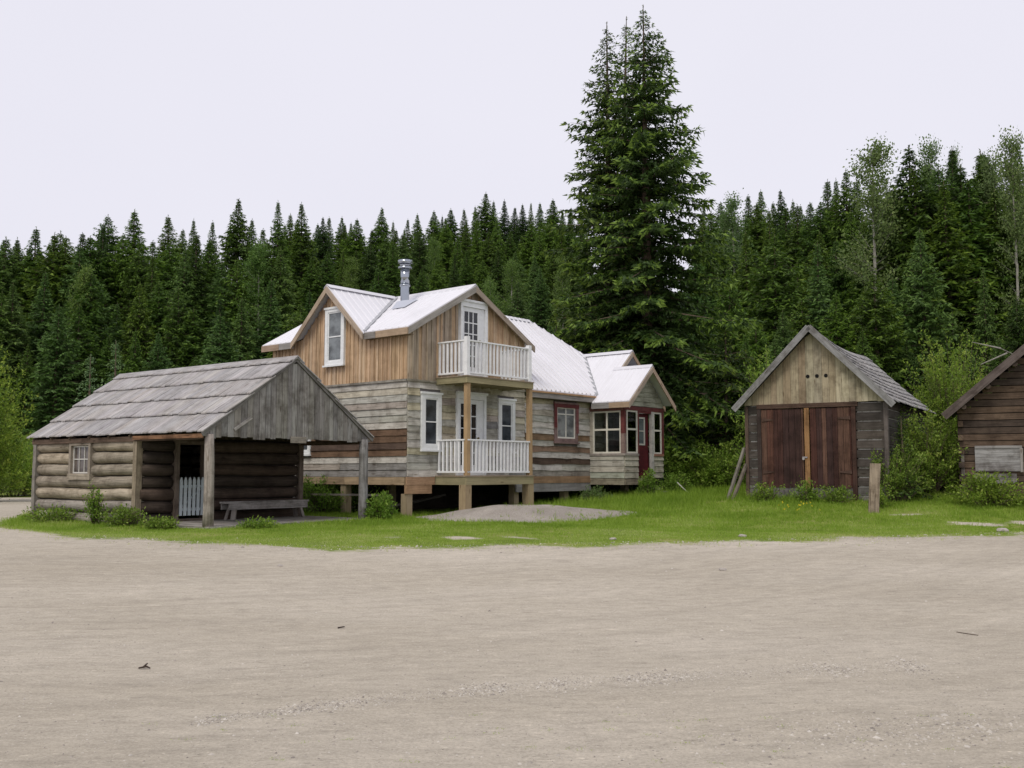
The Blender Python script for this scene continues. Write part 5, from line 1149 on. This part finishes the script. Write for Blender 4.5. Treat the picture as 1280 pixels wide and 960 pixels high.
def pebbles():
    rng = np.random.default_rng(9); X = []; Y = []; R = []
    n = 20000; y = 4.6 + 16 * rng.uniform(0, 1, n) ** 1.7; x = rng.uniform(-1, 1, n) * (y * .56 + .3); X.append(x); Y.append(y); R.append(rng.lognormal(-5.25, .45, n))
    n = 16000; y = rng.uniform(4.7, 11, n) ** 1.0; x = rng.uniform(-1, 1, n) * (y * .56 + .3); cl = np.sin(x * 2.1 + 1.3 * np.sin(y * 2.7)) * np.sin(y * 3.3 + x * .6); k_ = rng.uniform(0, 1, n) < .15 + .85 * np.clip(cl, 0, 1) ** 2; X.append(x[k_]); Y.append(y[k_]); R.append(rng.lognormal(-5.15, .4, int(k_.sum())))
    # loose gravel left between the wheel tracks, curving up to the right
    n = 9000; t = rng.uniform(0, 1, n) ** .9; px = 250 + t * 900; yy = np.interp(px, [140, 300, 520, 700, 900, 1280], [6.35, 6.75, 7.35, 7.8, 8.2, 8.6]); x = (px - 640) / F * yy; y = yy + rng.normal(0, .13, n) * (.6 + t); X.append(x); Y.append(y); R.append(rng.lognormal(-4.85, .42, n) * (.6 + .5 * (np.sin(t * 40 + 2 * np.sin(t * 13)) * .5 + .5)))
    n = 2200; x = rng.normal(2.4, .6, n); y = 6.35 + (x - 2.5) * .25 + rng.normal(0, .22, n); X.append(x); Y.append(y); R.append(rng.lognormal(-5.0, .5, n))
    n = 2600; x = rng.uniform(-8, 12, n); y = edge_y(x) - np.abs(rng.normal(0, .55, n)) + .2; X.append(x); Y.append(y); R.append(rng.lognormal(-4.35, .42, n))
    X, Y, R = map(np.concatenate, (X, Y, R)); R = np.minimum(R, .05); n = len(X); Z = gz(X, Y)
    base = np.array([(1, 0, 0), (0, 1, 0), (-1, 0, 0), (0, -1, 0), (0, 0, 1)], float); F4 = [(0, 1, 4), (1, 2, 4), (2, 3, 4), (3, 0, 4)]
    sc3 = rng.uniform(.6, 1.3, (n, 5, 3)) * np.array([1, .8, .55]); a = rng.uniform(0, 6.28, n); V = base[None] * sc3 * R[:, None, None]
    c, s = np.cos(a)[:, None], np.sin(a)[:, None]; V = np.stack([V[..., 0] * c - V[..., 1] * s, V[..., 0] * s + V[..., 1] * c, V[..., 2]], -1) + np.stack([X, Y, Z - .001], 1)[:, None]
    tri = np.concatenate([V[:, list(f)] for f in F4]); tint = np.tile(rng.uniform(0, 1, n), 4)
    face_mesh('pebbles', tri, None, tint, M_PEBBLE, kind='stuff', label='loose pebbles scattered over the dirt lot')
pebbles()
def stone(px, py, r, lb, seed):
    # intersect the view ray with the ground
    y = 5.0
    for _ in range(4000):
        if zat(py, y) <= G(xat(px, y, zat(py, y)), y): break
        y += .01
    x = xat(px, y, zat(py, y)); bm = bmesh.new(); bmesh.ops.create_icosphere(bm, subdivisions=2, radius=r); rr = random.Random(seed)
    for v in bm.verts: v.co = Vector((v.co.x * 1.3, v.co.y, v.co.z * .6)) * rr.uniform(.85, 1.15)
    me = bpy.data.meshes.new('stone'); bm.to_mesh(me); bm.free(); me.materials.append(M_STONE); o = bpy.data.objects.new('stone', me); COL.objects.link(o); o.location = (x, y, G(x, y) + r * .25); tag(o, lb, 'stone')
stone(350, 708, .035, 'small pale stone on the dirt below the cabin bench', 1); stone(1253, 665, .10, 'stone at the right end of the turf edge', 2); stone(928, 671, .06, 'stone on the turf edge below the shed', 3); stone(766, 675, .055, 'stone on the turf edge below the vestibule', 4); stone(903, 713, .045, 'flat pale stone alone on the dirt right of centre', 5)
def litter(name, px, py, segs, r, lb, cat, col):
    y = 5.0
    for _ in range(4000):
        if zat(py, y) <= G(xat(px, y, zat(py, y)), y): break
        y += .01
    x = xat(px, y, zat(py, y)); m = MB()
    for a, b, r0, r1 in segs: m.rod(a, b, r0, r1, col, 6)
    o = m.build(name, M_WOOD); o.location = (x, y, G(x, y) + .01); tag(o, lb, cat)
litter('twig', 1210, 795, [((-.09, .05, .02), (0, 0, .01), .004, .005), ((0, 0, .01), (.09, -.02, .0), .005, .004)], .01, 'thin dark twig lying on the dirt at the right', 'twig', (.1, .08, .06))
litter('bark_chip', 180, 837, [((-.045, 0, .0), (.015, .01, .012), .007, .009), ((.015, .01, .012), (.05, 0, .0), .009, .005), ((-.02, .02, .0), (.01, .05, .03), .008, .006)], .01, 'dark bark chip on the dirt at the left', 'bark chip', (.07, .05, .04))
litter('bark_chip', 427, 786, [((-.04, 0, .0), (.03, .01, .01), .009, .006)], .01, 'dark bark chip on the dirt left of the centre', 'bark chip', (.06, .045, .04))
